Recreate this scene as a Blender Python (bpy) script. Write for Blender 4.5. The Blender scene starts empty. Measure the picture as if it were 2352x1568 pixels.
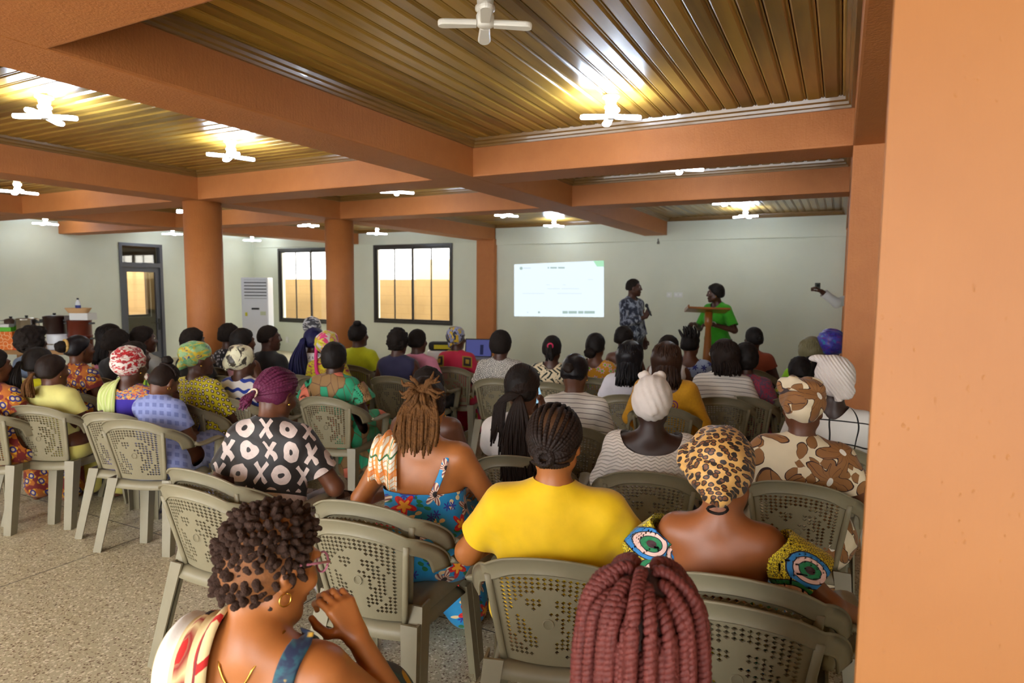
import bpy, bmesh, math, random
import numpy as np
from mathutils import Matrix, Vector
SC = bpy.context.scene
COL = SC.collection
# ------------------------------------------------------------------ camera
FPX, YAW, PIT, ROL = 1461.56, .4754, .0884, .0075
CAM = np.array([0, 0, 1.62])
_c, _s = math.cos(YAW), math.sin(YAW)
FW = np.array([-_s*math.cos(PIT), _c*math.cos(PIT), -math.sin(PIT)])
RT0 = np.array([_c, _s, 0.]); UP0 = np.cross(RT0, FW)
RT = RT0*math.cos(ROL)+UP0*math.sin(ROL); UP = UP0*math.cos(ROL)-RT0*math.sin(ROL)
cam = bpy.data.objects.new('camera', bpy.data.cameras.new('camera'))
COL.objects.link(cam)
cam.data.sensor_width = 36; cam.data.lens = FPX/2352*36
cam.data.clip_start = .05
cam.matrix_world = Matrix(((RT[0], UP[0], -FW[0], CAM[0]), (RT[1], UP[1], -FW[1], CAM[1]), (RT[2], UP[2], -FW[2], CAM[2]), (0, 0, 0, 1)))
cam.data.dof.use_dof = True; cam.data.dof.focus_distance = 2.1; cam.data.dof.aperture_fstop = 4.5
SC.camera = cam
# ------------------------------------------------------------------ sky, exposure
SC.view_settings.view_transform = 'Standard'; SC.view_settings.look = 'None'
SC.view_settings.gamma = 1; SC.view_settings.use_curve_mapping = False
SC.view_settings.exposure = 1.74
SC.cycles.use_denoising = True
SC.cycles.use_adaptive_sampling = True; SC.cycles.adaptive_threshold = .03
SC.cycles.max_bounces = 6; SC.cycles.diffuse_bounces = 3; SC.cycles.glossy_bounces = 3
SC.cycles.transmission_bounces = 6; SC.cycles.transparent_max_bounces = 10
SC.cycles.sample_clamp_indirect = 6; SC.cycles.caustics_reflective = False; SC.cycles.caustics_refractive = False
SKY_POWER, LAMP_POWER, SUN_POWER = 3.4, 44.0, .6
w = bpy.data.worlds.new('sky'); SC.world = w; w.use_nodes = True
w.node_tree.nodes['Background'].inputs[0].default_value = (.96, .98, 1.0, 1)
w.node_tree.nodes['Background'].inputs[1].default_value = SKY_POWER
sun = bpy.data.objects.new('sun', bpy.data.lights.new('sun', 'SUN')); COL.objects.link(sun)
sun.data.energy = SUN_POWER; sun.data.angle = .02; sun.data.color = (1, .9, .75)
sun.rotation_euler = (math.radians(38), 0, math.radians(12))
def ray(u, v): return FW+(u-1176)/FPX*RT-(v-784)/FPX*UP
def atz(u, v, Z):
    d = ray(u, v); return CAM+(Z-CAM[2])/d[2]*d
def atd(u, v, D): return CAM+D*ray(u, v)
def aty(u, v, Y):
    d = ray(u, v); return CAM+Y/d[1]*d
def atx(u, v, X):
    d = ray(u, v); return CAM+X/d[0]*d
# ------------------------------------------------------------------ material graphs
def lin(c):
    return tuple([(x/255/12.92 if x/255 <= .04045 else ((x/255+.055)/1.055)**2.4) for x in c[:3]])+(1,)
class V:
    def __init__(s, g, k): s.g = g; s.k = k
    def _b(s, o, op, r=False): return s.g.m(op, o, s) if r else s.g.m(op, s, o)
    def __add__(s, o): return s._b(o, 'ADD')
    def __radd__(s, o): return s._b(o, 'ADD')
    def __sub__(s, o): return s._b(o, 'SUBTRACT')
    def __rsub__(s, o): return s._b(o, 'SUBTRACT', True)
    def __mul__(s, o): return s._b(o, 'MULTIPLY')
    def __rmul__(s, o): return s._b(o, 'MULTIPLY')
    def __truediv__(s, o): return s._b(o, 'DIVIDE')
    def __gt__(s, o): return s._b(o, 'GREATER_THAN')
    def __lt__(s, o): return s._b(o, 'LESS_THAN')
class G:
    """a node graph written as expressions"""
    def __init__(s, name):
        s.mat = bpy.data.materials.new(name); s.mat.use_nodes = True
        s.nt = s.mat.node_tree; s.b = s.nt.nodes['Principled BSDF']; s.tc = None; s._sep = None
    def n(s, t, **k):
        x = s.nt.nodes.new('ShaderNode'+t)
        for a, b in k.items(): setattr(x, a, b)
        return x
    def put(s, sock, v):
        if isinstance(v, V): s.nt.links.new(v.k, sock)
        elif isinstance(v, tuple): sock.default_value = (lin(v) if len(sock.default_value) == 4 else v)
        else: sock.default_value = v
    def m(s, op, *a):
        x = s.n('Math', operation=op)
        for i, q in enumerate(a): s.put(x.inputs[i], q)
        return V(s, x.outputs[0])
    def abs(s, a): return s.m('ABSOLUTE', a)
    def floor(s, a): return s.m('FLOOR', a)
    def fract(s, a): return s.m('FRACT', a)
    def sin(s, a): return s.m('SINE', a)
    def cos(s, a): return s.m('COSINE', a)
    def sqrt(s, a): return s.m('SQRT', a)
    def atan2(s, a, b): return s.m('ARCTAN2', a, b)
    def min(s, a, b): return s.m('MINIMUM', a, b)
    def max(s, a, b): return s.m('MAXIMUM', a, b)
    def mod(s, a, b): return s.m('MODULO', a, b)
    def co(s, w='Object'):
        if not s.tc: s.tc = s.n('TexCoord')
        return V(s, s.tc.outputs[w])
    def sep(s, v):
        x = s.n('SeparateXYZ'); s.put(x.inputs[0], v); return [V(s, o) for o in x.outputs]
    def vec(s, x, y, z=0.):
        q = s.n('CombineXYZ')
        for i, a in enumerate((x, y, z)): s.put(q.inputs[i], a)
        return V(s, q.outputs[0])
    def xyz(s): return s.sep(s.co())
    def noise(s, v, sc=5., det=3., rough=.5, dist=0.):
        x = s.n('TexNoise'); s.put(x.inputs['Vector'], v)
        for k, q in (('Scale', sc), ('Detail', det), ('Roughness', rough), ('Distortion', dist)): x.inputs[k].default_value = q
        return V(s, x.outputs[0])
    def voro(s, v, sc=5., feat='F1', rnd=1., dim='2D'):
        x = s.n('TexVoronoi', voronoi_dimensions=dim, feature=feat); s.put(x.inputs['Vector'], v)
        x.inputs['Scale'].default_value = sc; x.inputs['Randomness'].default_value = rnd
        if feat == 'DISTANCE_TO_EDGE': return V(s, x.outputs[0])
        return V(s, x.outputs['Distance']), V(s, x.outputs['Color']), V(s, x.outputs['Position'])
    def wn(s, v):
        x = s.n('TexWhiteNoise', noise_dimensions='3D'); s.put(x.inputs['Vector'], v); return V(s, x.outputs[0])
    def step(s, a, lo, hi):
        x = s.n('MapRange', interpolation_type='SMOOTHSTEP'); s.put(x.inputs[0], a)
        x.inputs[1].default_value = lo; x.inputs[2].default_value = hi; return V(s, x.outputs[0])
    def mix(s, f, a, b):
        x = s.n('Mix', data_type='RGBA'); s.put(x.inputs[0], f); s.put(x.inputs[6], a); s.put(x.inputs[7], b)
        return V(s, x.outputs[2])
    def attr(s, n):
        x = s.n('Attribute', attribute_name=n); return V(s, x.outputs['Fac'])
    def done(s, col, rough=.6, bump=None, bs=.3, bd=.01, **k):
        s.put(s.b.inputs['Base Color'], col); s.put(s.b.inputs['Roughness'], rough)
        for a, q in k.items(): s.put(s.b.inputs[a.replace('_', ' ')], q)
        if bump is not None:
            x = s.n('Bump'); s.put(x.inputs['Height'], bump); x.inputs['Strength'].default_value = bs; x.inputs['Distance'].default_value = bd
            s.nt.links.new(x.outputs[0], s.b.inputs['Normal'])
        return s.mat
_MC = {}
def plain(name, c, rough=.6, **k):
    if name not in _MC: _MC[name] = G(name).done(c, rough, **k)
    return _MC[name]
def emis(name, c, power):
    g = G(name); g.put(g.b.inputs['Base Color'], c if power > 2 else (12, 12, 12)); g.b.inputs['Roughness'].default_value = .5 if power > 2 else .9; g.put(g.b.inputs['Emission Color'], c); g.b.inputs['Emission Strength'].default_value = power
    return g.mat
# ------------------------------------------------------------------ object helpers
def tag(o, label=None, cat=None, group=None, kind=None):
    if label: o['label'] = label
    if cat: o['category'] = cat
    if group: o['group'] = group
    if kind: o['kind'] = kind
    return o
def empty(name, loc=(0, 0, 0), rz=0., label=None, cat=None, group=None):
    o = bpy.data.objects.new(name, None); COL.objects.link(o); o.location = loc; o.rotation_euler = (0, 0, rz)
    o.empty_display_size = .1
    return tag(o, label, cat, group)
def raw(name, verts, faces, mat=None, parent=None, smooth=False, attr=None):
    me = bpy.data.meshes.new(name)
    me.from_pydata([tuple(map(float, v)) for v in verts], [], [tuple(map(int, f)) for f in faces]); me.update()
    if smooth: me.polygons.foreach_set('use_smooth', np.ones(len(me.polygons), bool))
    if attr is not None:
        a = me.attributes.new('rnd', 'FLOAT', 'POINT'); a.data.foreach_set('value', np.asarray(attr, np.float32))
    o = bpy.data.objects.new(name, me); COL.objects.link(o)
    if mat: me.materials.append(mat)
    if parent: o.parent = parent
    return o
class MB:
    """collects boxes, lathes and tubes into one mesh"""
    def __init__(s): s.v = []; s.f = []
    def add(s, v, f):
        o = len(s.v); s.v += [tuple(x) for x in v]; s.f += [tuple(i+o for i in q) for q in f]; return s
    def box(s, x0, x1, y0, y1, z0, z1, M=None):
        v = [(x, y, z) for z in (z0, z1) for y in (y0, y1) for x in (x0, x1)]
        if M is not None: v = [tuple(M @ Vector(p)) for p in v]
        return s.add(v, [(0, 2, 3, 1), (4, 5, 7, 6), (0, 1, 5, 4), (2, 6, 7, 3), (0, 4, 6, 2), (1, 3, 7, 5)])
    def lathe(s, prof, c=(0, 0, 0), n=24, M=None):
        v = []; f = []
        for r, z in prof:
            for i in range(n):
                a = 2*math.pi*i/n; v.append((c[0]+r*math.cos(a), c[1]+r*math.sin(a), c[2]+z))
        for k in range(len(prof)-1):
            for i in range(n): j = (i+1) % n; f.append((k*n+i, k*n+j, (k+1)*n+j, (k+1)*n+i))
        f.append(tuple(range(n))[::-1]); f.append(tuple((len(prof)-1)*n+i for i in range(n)))
        if M is not None: v = [tuple(M @ Vector(p)) for p in v]
        return s.add(v, f)
    def tube(s, pts, rad, n=8, flat=1., up=None):
        v, f = tube(pts, rad, n, flat, up); return s.add(v, f)
    def build(s, name, mat=None, parent=None, smooth=False, bevel=0.):
        o = raw(name, s.v, s.f, mat, parent, smooth)
        if bevel:
            bm = bmesh.new(); bm.from_mesh(o.data)
            bmesh.ops.bevel(bm, geom=[e for e in bm.edges if len(e.link_faces) == 2 and e.calc_face_angle(0) > .6], offset=bevel, segments=2, affect='EDGES', profile=.6)
            bm.to_mesh(o.data); bm.free()
        return o
def tube(pts, rad, n=8, flat=1., up=None):
    P = np.asarray(pts, float); m = len(P)
    R = np.full(m, float(rad)) if np.isscalar(rad) else np.asarray(rad, float)
    T = np.gradient(P, axis=0); T /= np.linalg.norm(T, axis=1)[:, None]+1e-9
    u = np.array(up if up is not None else (0, 0, 1.)); 
    if up is None and abs(T[0] @ u) > .9: u = np.array((0, 1., 0))
    U = np.zeros((m, 3)); W = np.zeros((m, 3))
    for i in range(m):
        a = u-T[i]*(T[i] @ u); a /= np.linalg.norm(a)+1e-9; U[i] = a; W[i] = np.cross(T[i], a)
        if up is None: u = a
    an = np.arange(n)*2*np.pi/n
    v = (P[:, None]+R[:, None, None]*(np.cos(an)[None, :, None]*W[:, None]+flat*np.sin(an)[None, :, None]*U[:, None])).reshape(-1, 3)
    f = [(k*n+i, k*n+(i+1) % n, (k+1)*n+(i+1) % n, (k+1)*n+i) for k in range(m-1) for i in range(n)]
    f += [tuple(range(n))[::-1], tuple((m-1)*n+i for i in range(n))]
    return v, f
def spline(pts, m=12):
    """Catmull-Rom through points"""
    P = np.asarray(pts, float); P = np.vstack([2*P[0]-P[1], P, 2*P[-1]-P[-2]]); out = []
    for i in range(1, len(P)-2):
        for t in np.linspace(0, 1, m, endpoint=False):
            a, b, c, d = P[i-1:i+3]
            out.append(.5*(2*b+(c-a)*t+(2*a-5*b+4*c-d)*t*t+(3*b-3*c+d-a)*t**3))
    out.append(P[-2]); return np.array(out)
def struct(mb, name, mat, bevel=0., smooth=False): return tag(mb.build(name, mat, None, smooth, bevel), kind='structure')
# ================================================================== the hall
g = G('terracotta_plaster'); p = g.co()
_n = g.noise(p, 9, 5, .6); _x, _y, _z = g.xyz()
_st = g.noise(g.vec(_x*60., _y*60., _z*9.), 1, 3, .6)
M_TERRA = g.done(g.mix(_n, (166, 98, 46), (182, 114, 56)), .62, _st*.7+g.noise(p, 90, 2)*.5, .55, .006)
g = G('terracotta_column_paint'); p = g.co(); _x, _y, _z = g.xyz()
_v = g.noise(g.vec(_x*90., _y*90., _z*6.), 1, 4, .65); _pit = g.step(g.noise(g.vec(_x*150., _y*150., _z*70.), 1, 2, .5), .66, .76)*g.step(g.noise(p, 5, 2), .4, .6)
M_COLUMN = g.done(g.mix(g.noise(p, 4, 4), (137, 82, 28), (154, 98, 40)), .55, _v*.5-_pit*.6, .45, .004)
g = G('cream_wall_paint'); p = g.co()
M_WALL = g.done(g.mix(g.noise(p, 2.2, 4), (208, 212, 194), (221, 225, 208)), .75, g.noise(p, 60, 2), .08, .004)
g = G('varnished_plank'); _x, _y, _z = g.xyz(); _r = g.attr('rnd')
_gr = g.noise(g.vec(_x*26., _y*1.3+_r*31., _z*26.), 1, 5, .65, .6)
_pa = g.noise(g.vec(_x*5., _y*.8+_r*17., _z), 1, 3, .5, .5)
_k = g.step(_pa*.75+_gr*.35+_r*.25, .42, .92)
_cut = g.step(g.fract(_y*.42+_r*7.), .0, .004)
_c0 = g.mix(_k, (104, 75, 27), (188, 147, 63))
M_PLANK = g.done(g.mix(_gr*.5, _c0, (124, 92, 34)), .3, _gr*.5+_cut*.5, .12, .004, Coat_Weight=.25, Coat_Roughness=.16)
g = G('varnished_moulding'); _x, _y, _z = g.xyz()
_gr = g.noise(g.vec(_x*3., _y*3., _z*40.), 1, 4, .6)
M_MOULD = g.done(g.mix(_gr, (88, 62, 28), (146, 106, 48)), .28, Coat_Weight=.3)
g = G('terrazzo'); p = g.co(); _x, _y, _z = g.xyz()
_d1, _c1, _ = g.voro(p, 70, dim='2D'); _d2, _c2, _ = g.voro(p, 120, dim='2D')
_h = g.wn(_c1); _h2 = g.wn(_c2)
_base = g.mix(g.noise(p, 1.6, 4), (182, 170, 136), (202, 192, 160))
_a = g.mix((_h > .80)*(_d1 < .42), _base, (232, 222, 198)); _a = g.mix((_h < .12)*(_d1 < .36), _a, (116, 92, 66))
_a = g.mix((_h2 > .82)*(_d2 < .4), _a, (140, 116, 88)); _a = g.mix((_h2 < .14)*(_d2 < .4), _a, (222, 210, 186))
_l = g.min(g.abs(g.fract((_x+3.9)/1.55+.5)-.5)*1.55, g.abs(g.fract((_y-.95)/1.55+.5)-.5)*1.55)
_a = g.mix(_l < .004, _a, (70, 62, 52))
M_FLOOR = g.done(_a, .34, _h*.2, .05, .002)
M_ALU = plain('grey_aluminium', (92, 94, 100), .45, Metallic=.3)
M_DARKALU = plain('dark_bronze_aluminium', (62, 58, 54), .4, Metallic=.3)
g = G('window_glass'); g.b.inputs['Transmission Weight'].default_value = 1
_t = g.n('BsdfTransparent'); _gl = g.n('BsdfGlossy'); _gl.inputs['Roughness'].default_value = .03
_mx = g.n('MixShader'); _mx.inputs[0].default_value = .07; g.nt.links.new(_t.outputs[0], _mx.inputs[1]); g.nt.links.new(_gl.outputs[0], _mx.inputs[2])
g.nt.links.new(_mx.outputs[0], g.nt.nodes['Material Output'].inputs[0]); _t.inputs[0].default_value = (.95, .93, .88, 1); M_GLASS = g.mat
YW, XL, ZB, ZM, ZC = 11.045, -12.8, 2.49, 2.718, 2.78
struct(MB().box(-13.2, 4.6, -2.7, 11.4, -.2, 0), 'floor', M_FLOOR)
# beams along the room and across it
AX = [(.022, .42), (-3.091, -2.696), (-6.45, -6.051), (-9.88, -9.48)]
BY = [(1.0, 1.41), (4.524, 4.93), (6.666, 7.03)]
YN = -2.5
for x0, x1 in AX: struct(MB().box(x0, x1, YN, YW-.03, ZB, 3.0), 'ceiling_beam', M_TERRA, .012)
for y0, y1 in BY: struct(MB().box(XL, 4.5, y0, y1, ZB+.002, 3.0), 'ceiling_beam', M_TERRA, .012)
struct(MB().box(XL, 4.5, -2.4, -2.0, ZB+.002, 3.0), 'ceiling_beam', M_TERRA, .012)
for x, y, k in ((-6.25, 4.72, 0), (-6.25, 6.86, 0), (-6.25, 1.2, 0)):
    struct(MB().lathe([(.193, 0), (.193, ZB+.01)], (x, y, 0), 40), 'column', M_TERRA).data.polygons.foreach_set('use_smooth', [True]*40+[False]*2)
_pl = [(.042, .98), (.45, .98), (.45, 1.40), (.064, 1.40)]   # the near column, its inner side set slightly back
struct(MB().add([(x, y, z) for z in (0, ZB+.02) for x, y in _pl], [(3, 2, 1, 0), (4, 5, 6, 7)]+[(i, (i+1) % 4, 4+(i+1) % 4, 4+i) for i in range(4)]), 'column', M_COLUMN, .008)
struct(MB().box(.024, .42, 4.526, 4.93, 0, ZB+.02), 'column', M_TERRA, .012)
struct(MB().box(.03, .42, 6.67, 7.03, 0, ZB+.02), 'column', M_TERRA, .012)
struct(MB().box(.03, .42, YW-.4, YW, 0, ZB+.02), 'column', M_TERRA, .012)
struct(MB().box(.024, .42, -2.4, -2.0, 0, ZB+.02), 'column', M_TERRA, .012)
struct(MB().box(-6.43, -6.03, YW-.12, YW, 0, ZB+.02), 'column', M_TERRA, .012)
# plank ceilings and their cornices, one per bay
XS = [(-12.8, -9.88), (-9.48, -6.45), (-6.051, -3.091), (-2.696, .022), (.42, 4.5)]
YS = [(-2.0, 1.0), (1.41, 4.524), (4.93, 6.666), (7.03, 11.0)]
rnd = random.Random(4)
def planks(x0, x1, y0, y1, along):
    w = .098; L0, L1 = (y0, y1) if along else (x0, x1); a0, a1 = (x0, x1) if along else (y0, y1)
    pr = [(0., .012), (.003, .005), (.010, 0.), (w-.026, 0.), (w-.020, .003), (w-.014, .009), (w-.008, .003), (w-.003, .004), (w-.001, .012)]
    v = []; f = []; at = []
    for i in range(int((a1-a0)/w)+1):
        r = rnd.random(); b = len(v)
        for L in (L0, L1):
            for s_, z in pr:
                q = min(s_+a0+i*w, a1); v.append((q, L, ZC+z)); at.append(r)
        n = len(pr)
        f += [(b+k, b+k+1, b+n+k+1, b+n+k) for k in range(n-1)]
    o = raw('ceiling', v, f, M_PLANK, None, False, at)
    if not along: o.data.transform(Matrix(((0, 1, 0, 0), (1, 0, 0, 0), (0, 0, 1, 0), (0, 0, 0, 1))))
    return tag(o, kind='structure')
M_PLANKX = M_PLANK.copy(); M_PLANKX.name = 'varnished_plank_crosswise'
# the same wood with its grain running the other way: swap the x and y outputs
for nd in M_PLANKX.node_tree.nodes:
    if nd.type == 'SEPXYZ':
        lx = [l.to_socket for l in nd.outputs[0].links]; ly = [l.to_socket for l in nd.outputs[1].links]
        for k in lx: M_PLANKX.node_tree.links.new(nd.outputs[1], k)
        for k in ly: M_PLANKX.node_tree.links.new(nd.outputs[0], k)
ntrim = 0
for i, (x0, x1) in enumerate(XS):
    for j, (y0, y1) in enumerate(YS):
        al = i in (3, 4)
        o = planks(x0, x1, y0, y1, al)
        if not al: o.data.materials[0] = M_PLANKX
        if i <= 3:
            pr = [(0, ZM), (.018, ZM), (.022, ZM+.014), (.034, ZM+.020), (.038, ZM+.036), (.052, ZM+.044), (.058, ZC+.01), (0, ZC+.01)]
            v = []; f = []; n = len(pr)
            for sx, sy, cx, cy in ((1, 1, x0, y0), (-1, 1, x1, y0), (-1, -1, x1, y1), (1, -1, x0, y1)):
                v += [(cx+sx*d, cy+sy*d, z) for d, z in pr]
            for c in range(4):
                for k in range(n): f.append((c*n+k, c*n+(k+1) % n, ((c+1) % 4)*n+(k+1) % n, ((c+1) % 4)*n+k))
            ntrim += 1; tag(raw('trim_%d' % ntrim, v, f, M_MOULD), kind='structure')
# roof slab over the plank ceiling
struct(MB().box(-13.2, 4.6, -2.7, 11.4, 2.98, 3.2), 'ceiling_slab', M_TERRA)
def wall_with_holes(name, axis, at, th, a0, a1, z0, z1, holes, mat):
    """a wall in the plane axis=at .. at+th with rectangular openings (a0,a1,z0,z1)"""
    A = sorted({a0, a1, *[h[0] for h in holes], *[h[1] for h in holes]}); Z = sorted({z0, z1, *[h[2] for h in holes], *[h[3] for h in holes]})
    mb = MB()
    for i in range(len(A)-1):
        for k in range(len(Z)-1):
            am, zm = (A[i]+A[i+1])/2, (Z[k]+Z[k+1])/2
            if any(h[0] < am < h[1] and h[2] < zm < h[3] for h in holes): continue
            if axis == 'y': mb.box(A[i], A[i+1], at, at+th, Z[k], Z[k+1])
            else: mb.box(at, at+th, A[i], A[i+1], Z[k], Z[k+1])
    return struct(mb, name, mat)
WIN = [(-9.09, -7.06, .78, 2.46), (-11.98, -9.95, .70, 2.44)]
wall_with_holes('wall_back', 'y', YW, .2, -13.0, 4.6, 0, 3.0, WIN, M_WALL)
struct(MB().box(-6.03, .03, YW-.035, YW, 2.40, 3.0), 'trim_90', M_WALL)
struct(MB().box(XL, -6.43, YW-.035, YW, 2.47, 3.0), 'trim_91', M_WALL)
DOOR = (7.75, 8.66, 0, 2.41)
wall_with_holes('wall_left', 'x', XL-.2, .2, -2.7, 11.4, 0, 3.0, [DOOR], M_WALL)
# solid right wall; unseen front wall set close, openings added for daylight from behind
wall_with_holes('wall_right', 'x', 4.5, .2, -2.7, 11.4, 0, 3.0, [], M_WALL)
wall_with_holes('wall_front', 'y', -2.7, .2, -13.0, 4.6, 0, 3.0, [(-9.3, -7.1, .5, 2.46), (-5.8, -3.6, .3, 2.46), (-2.5, -.3, .2, 2.46), (.6, 2.6, .2, 2.46)], M_WALL)
g = G('weathered_block_wall'); p = g.co(); _x, _y, _z = g.xyz()
_w = g.noise(p, 1.3, 5, .6); _bl = g.max(g.abs(g.fract(_z*4.5)-.5)*2 > .95, (g.abs(g.fract(_x*2.2+g.floor(_z*4.5)*.5)-.5)*2) > .98)
_cc = g.mix(_w, (140, 112, 72), (176, 148, 104)); _cc = g.mix(_bl*.35, _cc, (104, 80, 52))
M_YARD = g.done(_cc, .9, _w, .2, .02)
tag(MB().box(-17, -2, 12.9, 13.1, -.2, 1.74).build('compound_wall', M_YARD), 'weathered sandy block wall standing outside the two windows', 'wall')
tag(MB().box(-11.2, 2, 15.5, 16.0, -.2, 2.35).build('neighbouring_house', plain('pale_render', (206, 184, 140), .8)), 'pale rendered house wall beyond the yard wall', 'building')
struct(MB().box(-25, 8, 11.4, 22, -.25, -.2), 'yard_ground', plain('sandy_ground', (186, 160, 120), .9))
def window(n, x0, x1, z0, z1):
    fr = tag(empty('window_%d' % n, ((x0+x1)/2, YW, z0)), kind='structure')
    def P(mb, name, mat): 
        o = mb.build(name, mat, fr); o.data.transform(Matrix.Translation((-(x0+x1)/2, -YW, -z0))); return o
    t = .055; mb = MB()
    mb.box(x0, x1, YW-.02, YW+.07, z0, z0+t).box(x0, x1, YW-.02, YW+.07, z1-t, z1).box(x0, x0+t, YW-.02, YW+.07, z0+t, z1-t).box(x1-t, x1, YW-.02, YW+.07, z0+t, z1-t)
    P(mb, 'frame', M_DARKALU)
    xm = (x0+x1)/2
    for k, (a, b, y) in enumerate(((x0+t, xm+.035, YW+.0), (xm-.035, x1-t, YW+.03))):
        s_ = .045; q = (a+b)/2; mb = MB()
        mb.box(a, b, y, y+.028, z0+t, z0+t+s_).box(a, b, y, y+.028, z1-t-s_, z1-t).box(a, a+s_, y, y+.028, z0+t+s_, z1-t-s_).box(b-s_, b, y, y+.028, z0+t+s_, z1-t-s_)
        mb.box(q-.012, q+.012, y+.004, y+.024, z0+t+s_, z1-t-s_)
        P(mb, 'sash', M_DARKALU)
        P(MB().box(a+.03, b-.03, y+.012, y+.016, z0+t+.03, z1-t-.03), 'pane', M_GLASS)
    P(MB().box(x0+t+.012, x0+t+.034, YW-.014, YW, 1.5, 1.66), 'latch', plain('black_plastic', (25, 25, 25), .4))
window(1, *WIN[0]); window(2, *WIN[1])
# glazed door in the left wall and the passage behind it
dr = tag(empty('door_1', (XL, (DOOR[0]+DOOR[1])/2, 0)), kind='structure')
def DP(mb, name, mat):
    o = mb.build(name, mat, dr); o.data.transform(Matrix.Translation((-XL, -(DOOR[0]+DOOR[1])/2, 0))); return o
y0, y1 = DOOR[:2]; X0, X1 = XL-.1, XL+.02
DP(MB().box(X0, X1, y0, y0+.06, 0, 2.41).box(X0, X1, y1-.06, y1, 0, 2.41).box(X0, X1, y0+.06, y1-.06, 2.35, 2.41).box(X0, X1, y0+.06, y1-.06, 1.93, 2.02), 'frame', M_ALU)
DP(MB().box(XL-.05, XL-.04, y0+.06, y1-.06, 2.02, 2.35), 'transom_pane', M_GLASS)
lf = DP(MB().box(XL-.07, XL-.02, y0+.065, y0+.15, .02, 1.925).box(XL-.07, XL-.02, y1-.15, y1-.065, .02, 1.925).box(XL-.07, XL-.02, y0+.15, y1-.15, 1.83, 1.925).box(XL-.07, XL-.02, y0+.15, y1-.15, .02, .16), 'leaf', M_ALU)
DP(MB().box(XL-.05, XL-.04, y0+.15, y1-.15, .16, 1.83), 'pane', M_GLASS)
DP(MB().box(XL-.02, XL-.008, y1-.13, y1-.09, .62, .86).box(XL-.008, XL+.03, y1-.12, y1-.10, .76, .78).box(XL+.015, XL+.03, y1-.22, y1-.10, .76, .78), 'handle', plain('black_plastic', (25, 25, 25), .4))
wall_with_holes('wall_passage', 'x', -15.8, .15, 6.0, 13.0, 0, 3.0, [(9.2, 10.25, .75, 1.95)], plain('grey_green_paint', (150, 148, 128), .8))
mb = MB()
for a, b, c, d in ((9.2, 9.26, .75, 1.95), (10.19, 10.25, .75, 1.95), (9.66, 9.69, .75, 1.95)): mb.box(-15.8, -15.7, a, b, c, d)
mb.box(-15.8, -15.7, 9.26, 10.19, .75, .81).box(-15.8, -15.7, 9.26, 10.19, 1.89, 1.95)
struct(mb, 'window_3', M_DARKALU)
struct(MB().box(-15.7, XL-.2, 6.0, 6.15, 0, 3.0), 'wall_passage_side', plain('grey_green_paint', (150, 148, 128), .8))
struct(MB().box(-15.8, XL-.2, 11.4, 11.55, 0, 3.0), 'wall_passage_end', plain('grey_green_paint', (150, 148, 128), .8))
struct(MB().box(-15.8, XL-.2, 6.0, 11.5, 2.9, 3.0), 'ceiling_passage', M_TERRA)
struct(MB().box(-15.8, XL-.2, 6.0, 11.5, -.1, 0), 'floor_passage', M_FLOOR)
tag(MB().box(-18.2, -18.0, 5, 14, -.2, 2.7).build('yard_wall', M_YARD), 'sunlit sandy wall seen through the glazed door', 'wall')
struct(MB().box(-25, -15.8, -8, 22, -.3, -.2), 'yard_ground', plain('sandy_ground', (186, 160, 120), .9))
# ------------------------------------------------------------------ propeller-shaped LED lamps
M_WHITEPL = plain('white_plastic', (238, 232, 218), .35)
M_LIT = emis('lit_led_blade', (214, 232, 255), LAMP_POWER)
M_LIT_TOP = emis('lit_led_blade_upper_face', (214, 232, 255), LAMP_POWER*.16)
def blade_mesh(i):
    a = math.radians(90*i); pts = []
    mb = MB(); n = 10; L0, L1, wd, h = .034, .188, .027, .011
    out = [(L0, -wd*.75), (L0, wd*.75)]+[(L1-wd+wd*math.sin(t), wd*math.cos(t)) for t in np.linspace(0, math.pi, n)]
    M = Matrix.Rotation(a, 4, 'Z') @ Matrix.Rotation(math.radians(1.5), 4, 'Y')
    v = [tuple(M @ Vector((x, y, z))) for z, k in ((h, .8), (h*.4, 1), (-h*.4, 1), (-h, .8)) for x, y in [((x-.1)*(.9+.1*k)+.1, y*k) for x, y in out]]
    m = len(out); f = [tuple(range(m)), tuple(range(3*m, 4*m))[::-1]]
    for k in range(3): f += [(k*m+i2, (k+1)*m+i2, (k+1)*m+(i2+1) % m, k*m+(i2+1) % m) for i2 in range(m)]
    return mb.add(v, f)
def lamp_proto(lit, k):
    r = empty('ceiling_lamp')
    MB().lathe([(r_, z_*k) for r_, z_ in [(.052, .185), (.052, .168), (.046, .160), (.036, .158), (.032, .10), (.040, .094), (.040, .075), (.030, .060)]], (0, 0, 0), 20).build('lamp_holder', M_WHITEPL, r, True)
    MB().lathe([(.030, .075), (.026, .05), (.036, .03), (.036, -.008), (.02, -.016)], (0, 0, 0), 20).build('hub', M_WHITEPL, r, True)
    for i in range(4):
        b = blade_mesh(i).build('blade', M_LIT if lit else M_WHITEPL, r)
        if lit:
            b.data.materials.append(M_LIT_TOP)
            for f_ in b.data.polygons:
                if f_.normal.z > .3: f_.material_index = 1
    return r
LX = [-1.31, -4.51, -8.1, -12.1]
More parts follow.
